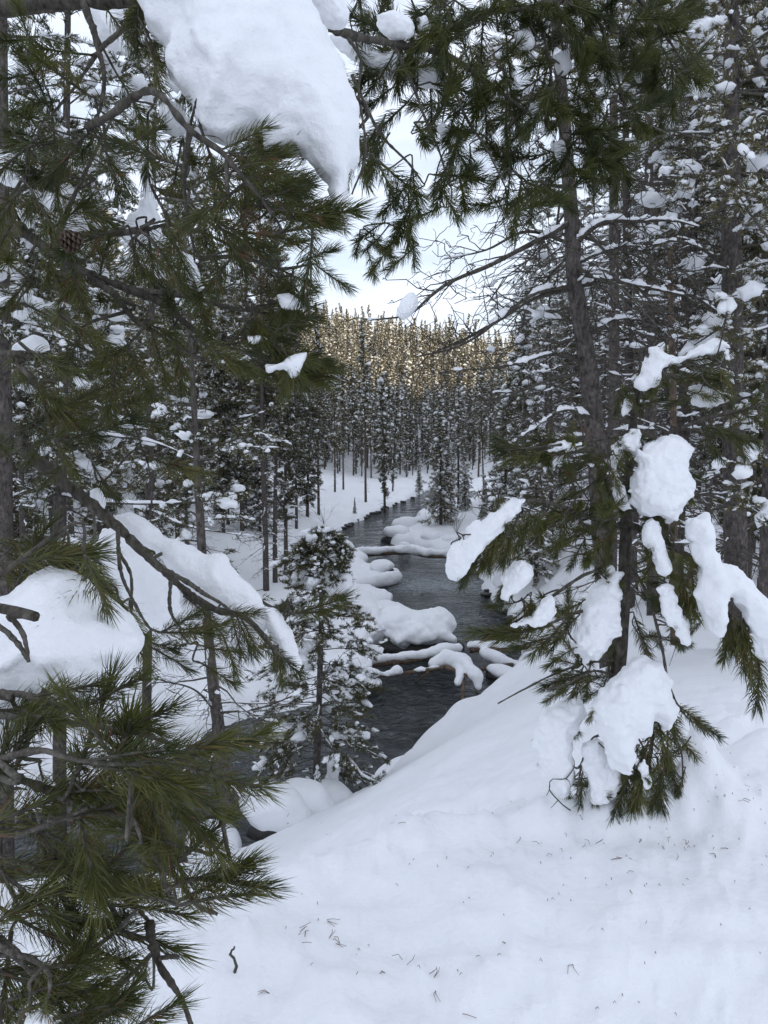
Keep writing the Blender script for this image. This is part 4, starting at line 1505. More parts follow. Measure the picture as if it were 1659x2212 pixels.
class Bough:
    def __init__(self, pts, r, grow_from=None):
        """pts: (u, v, d) along the branch"""
        c = np.array([P(*q) if len(q) == 3 else q[:3] for q in pts])
        if grow_from is not None:
            c = np.vstack([grow_from, c])
        self.c = catmull(c, 9)
        self.rad = np.linspace(r, max(.0028, r * .3), len(self.c))
        self.g = Geo()
        v, f = tube(self.c, self.rad * (1 + .12 * RNG.normal(0, 1, len(self.c))), 9 if r > .012 else 7, .24)
        self.g.add(v, f)
        self.tufts = []


class Pine:
    """a pine whose boughs are in reach of the camera: boughs, twigs, needle shoots"""

    def __init__(self, name, label, loc, tufts, seed):
        self.t = thing(name, label, 'tree', loc)
        self.b = []
        self.rg = np.random.default_rng(seed)
        self.lib = tufts
        self.pts = np.zeros((0, 3))
        self.own = np.zeros(0, int)
        self.pr = np.zeros(0)
        self.pd = np.zeros((0, 3))

    def bough(self, pts, r, grow_from=None):
        b = Bough(pts, r, grow_from)
        self.b.append(b)
        self._add(b.c, len(self.b) - 1, b.rad)
        return b

    def _add(self, c, k, rad):
        self.pts = np.vstack([self.pts, c])
        self.own = np.concatenate([self.own, np.full(len(c), k)])
        self.pr = np.concatenate([self.pr, rad])
        self.pd = np.vstack([self.pd, np.gradient(c, axis=0)])

    def shoot(self, base, dirv, scale=1.0, lib=None, twig=True, maxlen=9.0):
        rg = self.rg
        base = np.asarray(base, float)
        dirv = unit(np.asarray(dirv, float))
        dist = np.linalg.norm(self.pts - base, axis=1)
        # prefer joints that lie behind the shoot
        back = ((base - self.pts) @ dirv) / (dist + 1e-6)
        j = int(np.argmin(dist * (1.25 - .45 * np.clip(back, -1, 1))))
        k = int(self.own[j])
        a = self.pts[j]
        L_ = dist[j]
        if L_ > maxlen:
            return
        if twig and L_ > .012:
            pd = unit(self.pd[j])
            pd = pd if pd @ (base - a) > 0 else -pd
            m1 = a + pd * L_ * .33 + rg.normal(0, .06 * L_, 3) + [0, 0, .04 * L_]
            m2 = base - dirv * L_ * .3 + rg.normal(0, .05 * L_, 3)
            c = catmull(np.array([a, m1, m2, base]), 4)
            r0 = min(.0042 + .012 * L_, max(self.pr[j] * .75, .0026))
            rad = np.linspace(r0, .0026, len(c))
            v, f = tube(c, rad, 6, .2)
            self.b[k].g.add(v, f)
            self._add(c[2:], k, rad[2:])
        m_ = (lib or self.lib)[int(rg.integers(len(lib or self.lib)))]
        q = Vector(dirv).to_track_quat('Z', 'Y').to_matrix().to_4x4()
        mw = Matrix.Translation(Vector(base)) @ q @ Matrix.Rotation(rg.uniform(0, 6.28), 4, 'Z') @ Matrix.Scale(scale, 4)
        self.b[k].tufts.append((m_, mw))

    def px(self, u0, v0, d0, u1, v1, d1=None, scale=None, lib=None, twig=True):
        """a shoot from one picture position to another"""
        d1 = d0 if d1 is None else d1
        a, b = P(u0, v0, d0), P(u1, v1, d1)
        lib = lib or self.lib
        b = b - unit(b - a) * (.075 if lib is TUFT_LONG else .022)
        L_ = np.linalg.norm(b - a)
        nat = .2 if lib is TUFT_LONG else (.16 if lib is TUFT_MID else .14)
        n = max(1, int(round(L_ / (nat * 1.1))))
        dv = (b - a) / n
        for q in range(n):
            s = (L_ / n) / nat
            self.shoot(a + dv * q, dv + self.rg.normal(0, .06 * np.linalg.norm(dv), 3), float(np.clip(s, .7, 1.35)) if scale is None else scale, lib, twig)

    def fill(self, poly, n, d, bias=(0, 0, -.3), scale=(.8, 1.15), lib=None, mind=0.045, rnd=.45):
        """shoots scattered through a stretch of the crown; poly in picture positions, d nearest and farthest"""
        rg = self.rg
        poly = np.asarray(poly, float)
        lo, hi = poly.min(0), poly.max(0)
        lib = lib or self.lib
        nat = .2 if lib is TUFT_LONG else (.16 if lib is TUFT_MID else .14)
        got, todo = [], []
        for _ in range(n * 30):
            if len(todo) >= n:
                break
            p = rg.uniform(lo, hi)
            if poly_sd(poly, p[None])[0] > 0:
                continue
            w = P(p[0], p[1], rg.uniform(*d))
            if any(np.linalg.norm(w - q) < mind for q in got):
                continue
            got.append(w)
            todo.append(w)
        todo.sort(key=lambda w: np.linalg.norm(self.pts - w, axis=1).min())
        for w in todo:
            j = int(np.argmin(np.linalg.norm(self.pts - w, axis=1)))
            out = unit(w - self.pts[j])
            dv = unit(out * .7 + np.asarray(bias) + rg.normal(0, rnd, 3))
            s = rg.uniform(*scale)
            self.shoot(w - dv * nat * s * .5, dv, s, lib)

    def finish(self, cap=300):
        allt = [(np.linalg.norm(np.array(mw.translation) - CAM), k, m_, mw) for k, b in enumerate(self.b) for (m_, mw) in b.tufts]
        allt.sort(key=lambda q: q[0])
        objs = [b.g.build('branch', M['bark'] if b.rad[0] > .008 else M['twig'], self.t) for b in self.b]
        for (_, k, m_, mw) in allt[:cap]:
            o = bpy.data.objects.new('needle_tuft', m_)
            COL.objects.link(o)
            o.parent = objs[k]
            o.matrix_basis = mw
        rest = allt[cap:]
        if rest:
            g = Geo()
            cache = {}
            for (_, k, m_, mw) in rest:
                if m_.name not in cache:
                    v = np.empty(len(m_.vertices) * 3, np.float32)
                    m_.vertices.foreach_get('co', v)
                    f3 = np.array([p.vertices[:] for p in m_.polygons if len(p.vertices) == 3])
                    f4 = np.array([p.vertices[:] for p in m_.polygons if len(p.vertices) == 4])
                    cache[m_.name] = (v.reshape(-1, 3), f3, f4)
                v, f3, f4 = cache[m_.name]
                a = np.array(mw)
                g.add(v @ a[:3, :3].T + a[:3, 3], [f3, f4])
            o = g.build('foliage', M['needle'], self.t, False)
            o['kind'] = 'stuff'
        return objs


def snow_clump(poly, d, th, label, tilt=(0, 0), name='snow_clump', step=None, seed=0, nz=1.0, group=None, edge=1.0, pine=None, fringe=0):
    """snow lying on a bough: outline as (u, v), middle distance d, half thickness th in metres; tilt = change of distance per metre to the right / upwards"""
    poly = np.asarray(poly, float)
    cu, cv = poly.mean(0)
    o = P(cu, cv, d)
    X, Y, Z = np.array([1.0, 0, 0]), UPV, FWD
    sc = d / FPX / (ray(cu, cv)[1])
    if pine is not None and fringe:
        rg = pine.rg
        per = np.roll(poly, -1, 0) - poly
        area = (poly[:, 0] * np.roll(poly[:, 1], -1) - np.roll(poly[:, 0], -1) * poly[:, 1]).sum()
        nrm = np.stack([per[:, 1], -per[:, 0]], -1) * np.sign(area)
        nrm = unit(nrm)
        wgt = np.linalg.norm(per, axis=1) * np.clip(nrm[:, 1] + .45, 0, 2)
        for k in rg.choice(len(poly), fringe, p=wgt / wgt.sum()):
            e = poly[k] + per[k] * rg.random() - nrm[k] * 26 * rg.uniform(.3, 1.6) * .114 / (.114 + 0 * d)
            w = P(e[0], e[1], d + th * rg.uniform(-.1, .7))
            dv = X * nrm[k][0] * .6 - Z * .15 + np.array([0, 0, -.45 - .5 * nrm[k][1]]) + rg.normal(0, .3, 3)
            pine.shoot(w - unit(dv) * .05, dv, rg.uniform(.45, .75))
    q2 = np.stack([(poly[:, 0] - cu) * sc, -(poly[:, 1] - cv) * sc], -1)
    # round the outline
    q2 = catmull(np.vstack([q2, q2[:1]]), 3)[:-1]
    size = max(q2.max(0) - q2.min(0))
    lo, hi = q2.min(0) - .1 * size - .006, q2.max(0) + .1 * size + .006
    step = step or float(np.clip(size / 66, .0018, .010))
    ks = float(np.clip(size / .3, .08, 1.0))
    lo3, hi3 = np.array([lo[0], lo[1], -th * 1.75 - .006]), np.array([hi[0], hi[1], th * 1.75 + .006])

    n3 = np.maximum(((hi3 - lo3) / step).astype(int) + 2, 4)
    xs = [lo3[k] + np.arange(n3[k]) * step for k in range(3)]
    g2 = np.stack(np.meshgrid(xs[0], xs[1], indexing='ij'), -1).reshape(-1, 2)
    sd2 = np.repeat(poly_sd(q2, g2), n3[2])
    p = np.stack(np.meshgrid(*xs, indexing='ij'), -1).reshape(-1, 3)
    val = sd2 + 0.0
    sel = (sd2 < .05 * ks + .01)
    p, sd_ = p[sel], sd2[sel]
    w = p + [seed * 3.1 + cu * .01, seed * 1.7 + cv * .01, 0]
    wob = ks * (.010 * vnoise(w * 22 / ks ** .6) + .014 * vnoise(w * 9 / ks ** .6) + .006 * vnoise(w * 50 / ks ** .5))
    di = -(sd_ + wob * nz * edge)
    R = th
    c = np.clip(di / (R * 1.15), 0, 1)
    T = R * np.sqrt(np.clip(1 - (1 - c) ** 2, 0, 1))
    T = T * (1 + nz * (.24 * fbm(w * np.array([7, 4.5, 7]), 2) + .12 * vnoise(w * np.array([19, 13, 19]) + 3))) + .15 * R * np.clip(di / max(.02, R * 3), 0, 1)
    n_ = np.abs(p[:, 2] + .25 * R * vnoise(w * 4))
    f = np.where(di > 0, np.maximum(n_ - T, -di), np.sqrt(n_ ** 2 + di ** 2))
    val[sel] = f + nz * ks ** .7 * (.0060 * vnoise(w * 38) + .0034 * vnoise(w * 85))
    v, f = surface_nets(val.reshape(n3), lo3, step)
    wz = v[:, 2] + tilt[0] * v[:, 0] + tilt[1] * v[:, 1]
    V = o + np.outer(v[:, 0], X) + np.outer(v[:, 1], Y) + np.outer(wz, Z)
    f = f[:, ::-1]
    me_ = mesh_np(name, V, f)
    me_.materials.append(M['snow'])
    return tag(link(name, me_), label, 'snow clump', group)


# ---- the pine whose boughs frame the left side and the top
TR = np.array([-1.75, 1.75, 0.0])
TR[2] = gz1(TR[0], TR[1])
LP = Pine('near_pine', 'nearest pine, its long-needled boughs reaching in from the left edge and across the top', TR, TUFT, 41)
tc0 = np.array([TR + [0, 0, -.2], TR + [.02, 0, 1.0], TR + [.0, .03, 2.5], TR + [.05, .02, 4.5]])
gg = Geo()
v, f = tube(catmull(tc0, 6), np.linspace(.12, .07, 19), 14, .08)
gg.add(v, f)
gg.build('trunk', M['trunk_bark'], LP.t)


def at_trunk(z):
    return TR + np.array([.03, .02, z - TR[2]])


zt = lambda u, v, d: P(u, v, d)[2]
# upper boughs
LP.bough([(-60, 12, 2.15), (80, 8, 2.1), (200, 2, 2.05), (330, 5, 1.95), (460, 30, 1.9), (600, 50, 1.95), (690, 45, 2.1), (745, 72, 2.25), (850, 95, 2.5), (960, 118, 2.6), (1045, 172, 2.7), (1130, 235, 2.75)], .022, at_trunk(zt(-60, 12, 2.15) - .1))
LP.bough([(-60, 30, 2.3), (40, 25, 2.4), (130, 20, 2.4), (190, 15, 2.3)], .014)
LP.bough([(180, 5, 2.05), (200, 60, 2.0), (210, 100, 2.0), (225, 165, 1.98), (215, 240, 1.95), (190, 275, 1.9)], .010)
LP.bough([(330, 5, 1.95), (270, 60, 1.95), (215, 110, 2.0), (160, 190, 2.05), (110, 250, 2.1)], .008)
LP.bough([(190, 275, 1.72), (235, 250, 1.66), (300, 203, 1.58), (345, 205, 1.55), (410, 280, 1.53), (475, 325, 1.53), (510, 365, 1.53), (565, 430, 1.55), (600, 480, 1.58)], .0095)
LP.bough([(410, 280, 1.53), (402, 340, 1.6), (398, 400, 1.65), (405, 470, 1.7), (420, 540, 1.75)], .006)
LP.bough([(490, 345, 1.53), (490, 400, 1.55), (500, 450, 1.6)], .005)
LP.bough([(-40, 455, 2.0), (0, 470, 1.98), (50, 500, 1.95), (120, 550, 1.92), (200, 595, 1.9), (280, 625, 1.88), (350, 655, 1.86), (415, 710, 1.85), (480, 745, 1.85), (560, 770, 1.85)], .017, at_trunk(zt(-40, 455, 2.0) - .12))
LP.bough([(200, 598, 1.9), (250, 640, 1.85), (290, 690, 1.82), (340, 720, 1.8), (400, 760, 1.8), (480, 790, 1.8)], .009)
LP.bough([(280, 625, 1.88), (400, 640, 1.85), (500, 665, 1.85), (600, 680, 1.86)], .008)
LP.bough([(120, 552, 1.92), (140, 470, 1.95), (180, 380, 1.98), (220, 300, 2.0), (250, 240, 2.0)], .008)
LP.bough([(150, 520, 1.9), (190, 508, 1.9), (300, 500, 1.9), (360, 486, 1.9), (430, 500, 1.92), (520, 540, 1.95)], .009)
LP.bough([(430, 560, 1.95), (520, 555, 1.95), (600, 580, 1.95), (680, 570, 1.95)], .006)
LP.bough([(-30, 760, 1.75), (40, 790, 1.75), (90, 850, 1.74), (115, 940, 1.75)], .010, at_trunk(zt(-30, 760, 1.75)))
# lower snow bough
LP.bough([(-30, 930, 1.85), (50, 970, 1.86), (115, 1023, 1.87), (195, 1088, 1.87), (255, 1138, 1.86), (315, 1198, 1.85), (370, 1248, 1.85), (415, 1288, 1.85), (470, 1318, 1.85), (530, 1335, 1.87), (590, 1400, 1.9)], .019, at_trunk(zt(-30, 930, 1.85) - .15))
LP.bough([(255, 1140, 1.85), (256, 1190, 1.76), (262, 1238, 1.72), (285, 1293, 1.7), (320, 1353, 1.7), (345, 1366, 1.7)], .0055)
LP.bough([(258, 1195, 1.76), (282, 1240, 1.73), (284, 1300, 1.71), (282, 1370, 1.7)], .0045)
LP.bough([(200, 1095, 1.86), (205, 1150, 1.8), (190, 1195, 1.76), (180, 1230, 1.75)], .0045)
LP.bough([(370, 1250, 1.85), (366, 1300, 1.8), (372, 1330, 1.76), (390, 1355, 1.74)], .005)
LP.bough([(345, 1225, 1.85), (400, 1255, 1.8), (440, 1282, 1.78), (480, 1305, 1.78), (510, 1330, 1.8)], .007)
LP.bough([(540, 1280, 2.0), (590, 1314, 1.95), (640, 1325, 1.92)], .0055)
LP.bough([(520, 1325, 1.9), (560, 1360, 1.86), (600, 1410, 1.84), (640, 1440, 1.84)], .006)
# boughs at the lower left, close to the camera
LP.bough([(-60, 1490, 1.25), (-10, 1494, 1.22), (65, 1504, 1.2), (150, 1534, 1.18), (225, 1594, 1.16), (290, 1640, 1.14)], .0075, at_trunk(zt(-60, 1490, 1.25)))
LP.bough([(-60, 1550, 1.2), (-10, 1546, 1.18), (150, 1561, 1.15), (240, 1574, 1.13), (310, 1588, 1.12), (380, 1610, 1.1)], .0065)
LP.bough([(-60, 1660, 1.08), (0, 1639, 1.06), (90, 1622, 1.05), (180, 1644, 1.04), (300, 1650, 1.03), (420, 1640, 1.03)], .0062, at_trunk(zt(-60, 1660, 1.08)))
LP.bough([(-60, 1650, 1.2), (20, 1674, 1.18), (115, 1714, 1.15), (200, 1754, 1.13), (280, 1761, 1.12), (380, 1766, 1.12), (450, 1764, 1.12), (515, 1757, 1.12)], .008, at_trunk(zt(-60, 1650, 1.2)))
LP.bough([(285, 1768, 1.12), (320, 1829, 1.1), (350, 1870, 1.08), (380, 1894, 1.07), (425, 1954, 1.06), (470, 1975, 1.06)], .0075)
LP.bough([(460, 1650, 1.05), (467, 1690, 1.06), (480, 1769, 1.06), (488, 1820, 1.06), (497, 1858, 1.06)], .0045)
LP.bough([(-40, 1790, 1.1), (40, 1800, 1.1), (130, 1770, 1.1), (190, 1745, 1.1)], .006)
LP.bough([(-60, 1720, 1.3), (60, 1790, 1.28), (160, 1880, 1.25), (240, 1960, 1.22), (260, 2010, 1.22)], .008, at_trunk(zt(-60, 1720, 1.3)))
LP.bough([(-60, 2010, 1.1), (0, 2029, 1.1), (65, 2099, 1.1), (120, 2159, 1.1), (160, 2230, 1.1)], .0072, at_trunk(zt(-60, 2010, 1.1)))
LP.bough([(-60, 2120, 1.2), (40, 2100, 1.2), (150, 2080, 1.18), (240, 2020, 1.16), (300, 1960, 1.15)], .0075)
LP.bough([(322, 1990, 1.2), (328, 2030, 1.18), (345, 2084, 1.16), (390, 2154, 1.14), (412, 2212, 1.13), (430, 2260, 1.12)], .0085, None)
LP.bough([(345, 2070, 1.16), (370, 2066, 1.15), (386, 2068, 1.14)], .0045)
LP.bough([(220, 1900, 1.22), (260, 1930, 1.22), (290, 1955, 1.21), (322, 1990, 1.2)], .008, None)
LP.bough([(100, 1480, 1.3), (60, 1600, 1.3), (20, 1700, 1.28), (0, 1850, 1.25), (40, 1960, 1.25)], .007)
LP.bough([(-20, 1310, 1.15), (20, 1330, 1.12), (50, 1370, 1.1), (62, 1430, 1.1)], .0085, at_trunk(zt(-20, 1310, 1.15)))
LP.bough([(-20, 1345, 1.16), (15, 1365, 1.12), (45, 1400, 1.1), (60, 1425, 1.1)], .006)
# top right, overhead
LP.bough([(1330, -60, 2.9), (1210, 0, 2.85), (1130, 20, 2.8), (1055, 27, 2.75), (980, 55, 2.7), (900, 70, 2.65)], .013)
LP.bough([(1140, 18, 2.8), (1165, 40, 2.8), (1185, 125, 2.8), (1195, 200, 2.8), (1210, 280, 2.82), (1230, 350, 2.85)], .007)
LP.bough([(1330, -60, 2.9), (1400, 20, 2.85), (1440, 80, 2.85), (1480, 140, 2.85)], .010)
LP.bough([(1250, -20, 2.9), (1300, 60, 2.85), (1330, 150, 2.85), (1350, 230, 2.88)], .008)
LP.bough([(850, 95, 2.5), (890, 180, 2.55), (920, 260, 2.6), (950, 330, 2.65), (970, 400, 2.7)], .006)
LP.bough([(760, 160, 2.5), (800, 250, 2.55), (830, 300, 2.6), (880, 350, 2.65), (910, 390, 2.7)], .006)
LP.bough([(960, 118, 2.6), (1000, 240, 2.65), (1050, 320, 2.7), (1090, 400, 2.75)], .006)
LP.bough([(745, 72, 2.25), (780, 130, 2.3), (775, 200, 2.35), (790, 330, 2.4), (760, 420, 2.45)], .005)

# shoots whose places show clearly, and a few added by the snow boulder
for q in [(150, 1540, 1.18, 255, 1500), (170, 1555, 1.17, 330, 1550), (60, 1505, 1.2, 150, 1500), (230, 1590, 1.14, 380, 1560, 1.1), (180, 1646, 1.04, 420, 1600), (300, 1650, 1.03, 500, 1620), (400, 1645, 1.03, 625, 1632),
          (420, 1650, 1.04, 600, 1690), (300, 1650, 1.05, 470, 1700), (200, 1650, 1.05, 380, 1690), (330, 1660, 1.06, 440, 1760), (260, 1650, 1.05, 330, 1740), (380, 1680, 1.08, 470, 1800), (340, 1700, 1.1, 400, 1830),
          (120, 1715, 1.15, 250, 1700), (200, 1755, 1.13, 330, 1720), (60, 1690, 1.17, 180, 1720), (100, 1800, 1.2, 240, 1850), (40, 1780, 1.25, 150, 1830), (160, 1880, 1.22, 260, 1900), (0, 1850, 1.2, 120, 1900),
          (380, 1895, 1.07, 480, 1830), (400, 1920, 1.06, 560, 1850), (425, 1945, 1.06, 600, 1880), (430, 1955, 1.05, 560, 1920), (425, 1955, 1.06, 530, 1990), (400, 1930, 1.07, 450, 2030), (380, 1900, 1.08, 400, 2000), (490, 1840, 1.06, 600, 1870), (440, 1900, 1.06, 570, 1900),
          (240, 1955, 1.2, 350, 1950), (180, 1900, 1.22, 330, 1930), (100, 1980, 1.2, 230, 2000), (40, 1960, 1.22, 160, 1990), (280, 1960, 1.18, 350, 1870), (0, 1960, 1.15, 100, 2020), (150, 2080, 1.18, 260, 2060),
          (60, 2180, 1.1, 260, 2140), (120, 2200, 1.08, 330, 2160), (20, 2160, 1.1, 180, 2120), (150, 2240, 1.06, 370, 2190), (200, 2260, 1.05, 380, 2215), (40, 2240, 1.1, 200, 2200), (60, 2100, 1.1, 160, 2060)]:
    u0, v0, d0, u1, v1 = q[:5]
    u0, u1 = (a_ if a_ < 230 else 230 + (a_ - 230) * .80 for a_ in (u0, u1))
    LP.px(u0, v0, d0, u1, v1, q[5] if len(q) > 5 else d0 - .02, lib=TUFT_LONG)
for q in [(345, 1366, 1.7, 420, 1320), (340, 1366, 1.7, 480, 1370), (400, 1360, 1.72, 500, 1340), (300, 1360, 1.74, 330, 1440), (330, 1400, 1.75, 420, 1450), (420, 1390, 1.75, 500, 1420), (480, 1370, 1.76, 510, 1440), (510, 1330, 1.8, 550, 1430), (520, 1335, 1.8, 580, 1420),
          (500, 1330, 1.8, 520, 1420), (590, 1400, 1.84, 640, 1460), (600, 1395, 1.84, 610, 1470), (560, 1360, 1.86, 600, 1440), (640, 1325, 1.92, 765, 1300), (630, 1325, 1.92, 730, 1335), (290, 1380, 1.76, 380, 1400), (470, 1320, 1.8, 560, 1330), (400, 1290, 1.85, 480, 1350), (430, 1430, 1.78, 500, 1470), (100, 1190, 1.6, 205, 1250), (130, 1215, 1.58, 225, 1290), (60, 1180, 1.6, 160, 1225), (160, 1235, 1.58, 230, 1305), (150, 1180, 1.65, 215, 1225), (40, 1200, 1.6, 110, 1245), (0, 1190, 1.6, 90, 1215), (20, 1165, 1.62, 120, 1200), (70, 1160, 1.62, 180, 1190), (180, 1200, 1.56, 240, 1290), (120, 1250, 1.5, 215, 1275), (200, 1225, 1.5, 262, 1310), (255, 1290, 1.5, 300, 1365), (0, 1220, 1.55, 70, 1250), (280, 1310, 1.55, 312, 1420), (-20, 1170, 1.6, 60, 1190)]:  # a few shoots added as dark fill where shade parts boulder from curtain
    LP.px(*q)
for q in [(560, 770, 1.85, 720, 800), (620, 790, 1.8, 735, 805), (610, 770, 1.78, 725, 782), (600, 800, 1.8, 712, 845), (580, 790, 1.8, 690, 815), (640, 780, 1.82, 730, 790), (560, 790, 1.8, 660, 850), (590, 650, 1.84, 668, 655), (570, 665, 1.84, 660, 690), (540, 640, 1.86, 640, 625), (580, 760, 1.85, 700, 770), (560, 775, 1.84, 690, 840), (540, 770, 1.85, 620, 840), (480, 745, 1.85, 620, 740), (600, 680, 1.86, 670, 640), (600, 680, 1.86, 690, 690), (560, 660, 1.86, 640, 650), (480, 790, 1.8, 590, 820),
          (600, 480, 1.58, 735, 430), (580, 450, 1.57, 740, 450), (600, 470, 1.58, 720, 500), (565, 430, 1.55, 690, 410), (475, 325, 1.53, 585, 285), (480, 330, 1.53, 570, 330), (510, 365, 1.54, 620, 340), (520, 380, 1.55, 640, 400), (540, 400, 1.56, 650, 440),
          (680, 570, 1.95, 715, 600), (640, 570, 1.95, 700, 540), (600, 580, 1.95, 690, 610), (560, 560, 1.95, 640, 520), (300, 20, 1.8, 290, 100), (310, 60, 1.78, 350, 150), (270, 60, 1.8, 330, 120), (320, 100, 1.75, 360, 190),
          (115, 940, 1.75, 150, 1000), (110, 930, 1.75, 60, 1000), (120, 950, 1.75, 210, 960), (110, 950, 1.75, 120, 880), (200, 1000, 1.8, 230, 1060), (330, 990, 1.9, 450, 1040), (300, 980, 1.9, 400, 1010), (280, 880, 1.9, 350, 920), (150, 1000, 1.8, 90, 1040)]:
    LP.px(*q)
# the rest of the crown
LP.fill([(0, 40), (260, 30), (330, 160), (330, 330), (180, 420), (0, 420)], 27, (1.75, 2.2), (.1, -.2, -.25))
LP.fill([(0, 400), (180, 330), (420, 330), (520, 480), (480, 600), (200, 600), (0, 540)], 26, (1.6, 2.0), (.1, -.2, -.35))
LP.fill([(400, 300), (560, 330), (700, 400), (730, 470), (700, 600), (560, 620), (430, 560)], 20, (1.55, 1.95), (.3, -.1, -.25))
LP.fill([(0, 560), (420, 660), (640, 690), (620, 790), (380, 800), (0, 760)], 22, (1.7, 1.95), (.3, -.1, -.25))
LP.fill([(0, 760), (200, 780), (330, 900), (260, 1000), (100, 1060), (0, 1050)], 12, (1.65, 1.9), (.2, -.1, -.2))
LP.fill([(0, 1180), (140, 1180), (220, 1250), (160, 1300), (0, 1270)], 9, (1.3, 1.6), (.2, -.1, -.2))
LP.fill([(-20, 1490), (120, 1500), (260, 1600), (330, 1700), (330, 1880), (200, 1940), (-20, 1900)], 20, (1.1, 1.32), (.45, -.1, -.1), (.8, 1.05), TUFT_LONG)
LP.fill([(-20, 1900), (240, 1950), (300, 2030), (260, 2100), (240, 2212), (-20, 2212)], 15, (1.08, 1.3), (.4, -.1, -.15), (.75, 1.0), TUFT_LONG)
LP.fill([(760, 30), (1000, 0), (1000, 200), (930, 320), (800, 260), (760, 140)], 40, (2.5, 2.9), (.1, -.15, -.35), lib=TUFT_MID, mind=.045)
LP.fill([(1000, 0), (1260, 0), (1260, 400), (1120, 470), (960, 440), (930, 250)], 92, (2.6, 3.0), (.1, -.15, -.35), lib=TUFT_MID, mind=.045)
LP.fill([(1240, 0), (1480, 0), (1510, 180), (1400, 290), (1330, 390), (1240, 400)], 66, (2.7, 3.05), (.25, -.1, -.3), lib=TUFT_MID, mind=.045)
LP.fill([(770, 240), (860, 330), (930, 460), (860, 500), (790, 420)], 12, (2.5, 2.8), (0, -.1, -.4), lib=TUFT_MID, mind=.045)
LP.fill([(740, 480), (860, 490), (930, 540), (880, 590), (760, 560)], 10, (2.6, 2.9), (0, -.1, -.3), (.55, .8), lib=TUFT_MID, mind=.045)
for q in [(585, 650, 1.86, 570, 625), (510, 440, 1.6, 535, 470), (185, 1700, 1.12, 240, 1640)]:
    LP.px(*q, lib=DEAD)

# pine cone on the left bough
g = Geo()
pc = P(157, 520, 1.62)
axis_ = unit(np.array([-.8, -.3, -.25]))
e1 = unit(np.cross(axis_, [0, 0, 1]))
e2 = np.cross(axis_, e1)
for k in range(60):
    s = k / 60
    a = k * 2.4
    rr3 = .019 * math.sin(math.pi * (.12 + .83 * s)) ** .8
    rd = e1 * math.cos(a) + e2 * math.sin(a)
    p0 = pc + axis_ * (s - .5) * .045
    tdir = unit(rd + axis_ * .35)
    sd = np.cross(axis_, rd)
    b0, tp_ = p0, p0 + tdir * rr3 * 1.25
    w_ = .0065
    vv = np.array([b0 - sd * .002, b0 + sd * .002, tp_ + sd * w_, tp_ - sd * w_, tp_ + axis_ * .004 + tdir * .002])
    g.add(vv, [np.array([[0, 1, 2, 3]]), np.array([[3, 2, 4], [0, 3, 4], [1, 4, 2]])])
cone_o = g.build('pine_cone', M['dead_wood'], None, False)
tag(cone_o, 'brown open pine cone on a left bough below the big snow mass', 'pine cone')

# snow lying on those boughs
snow_clump([(285, -20), (300, 20), (330, 70), (365, 110), (372, 165), (400, 200), (428, 235), (440, 285), (470, 308), (500, 305), (560, 275), (585, 325), (615, 335), (640, 322), (672, 350), (700, 388), (716, 398), (714, 430), (722, 470), (738, 506), (747, 482), (746, 430), (755, 372), (776, 325), (778, 262), (768, 205), (742, 125), (705, 55), (650, -15), (600, -60), (330, -60)],
           1.78, .12, 'huge smooth mass of snow bulging over the topmost bough', (.1, .1), step=.0085, pine=LP, fringe=18)
snow_clump([(350, 225), (380, 225), (400, 250), (405, 285), (380, 296), (352, 285), (345, 255)], 1.86, .04, 'smooth grey lobe of snow at the left underside of the huge mass')
snow_clump([(680, -40), (735, -20), (752, 30), (742, 52), (705, 50), (660, 10)], 2.05, .06, 'snow loaf on the bough end right of the huge mass, at the top edge')
snow_clump([(715, 85), (760, 82), (800, 110), (870, 120), (950, 135), (962, 185), (930, 190), (850, 170), (800, 152), (740, 112)], 2.75, .06, 'long snow slab hanging behind the green sprays right of the huge mass')
snow_clump([(815, 40), (850, 28), (890, 45), (895, 75), (860, 82), (828, 70)], 2.5, .035, 'round snow cap over the bare wood right of the huge mass')
snow_clump([(170, -10), (250, -10), (262, 60), (255, 95), (215, 90), (180, 40)], 2.3, .05, 'grey slab of snow between the twigs at the top left')
snow_clump([(0, 330), (45, 328), (70, 350), (60, 385), (20, 400), (-20, 380)], 2.4, .05, 'snow heap behind needles at the left edge below the top bough')
snow_clump([(130, 410), (160, 400), (180, 470), (195, 520), (150, 530), (118, 505)], 2.15, .05, 'pear-shaped snow lump above the pine cone', pine=LP, fringe=5)
snow_clump([(300, 345), (320, 340), (335, 400), (345, 480), (380, 520), (395, 570), (330, 590), (290, 560), (260, 520), (265, 460), (300, 430)], 2.2, .055, 'tall snow drape behind the needles in the middle of the left boughs')
snow_clump([(380, 545), (410, 545), (430, 590), (450, 665), (425, 640), (400, 610), (360, 600), (340, 590)], 2.15, .045, 'snow wedge pointing down right at the edge of the left boughs', pine=LP, fringe=5)
snow_clump([(-20, 440), (50, 455), (75, 478), (60, 492), (20, 478), (-20, 470)], 2.1, .03, 'snow ridge on the thick left bough by the left edge')
snow_clump([(185, 580), (215, 565), (232, 590), (230, 612), (205, 600)], 2.05, .02, 'small snow wedge under the thick left bough')
snow_clump([(220, 648), (240, 652), (238, 660), (222, 660)], 1.8, .008, 'tiny snow flake on the left needles below the thick bough')
snow_clump([(575, 790), (610, 782), (640, 766), (668, 760), (660, 782), (650, 800), (630, 818), (610, 800), (580, 805)], 1.7, .022, 'forked snow patch on the farthest-reaching left bough end', pine=LP, fringe=5)
snow_clump([(600, 640), (625, 636), (650, 655), (640, 668), (610, 668)], 1.72, .02, 'crumbly snow patch on the bough end above the forked patch', pine=LP, fringe=5)
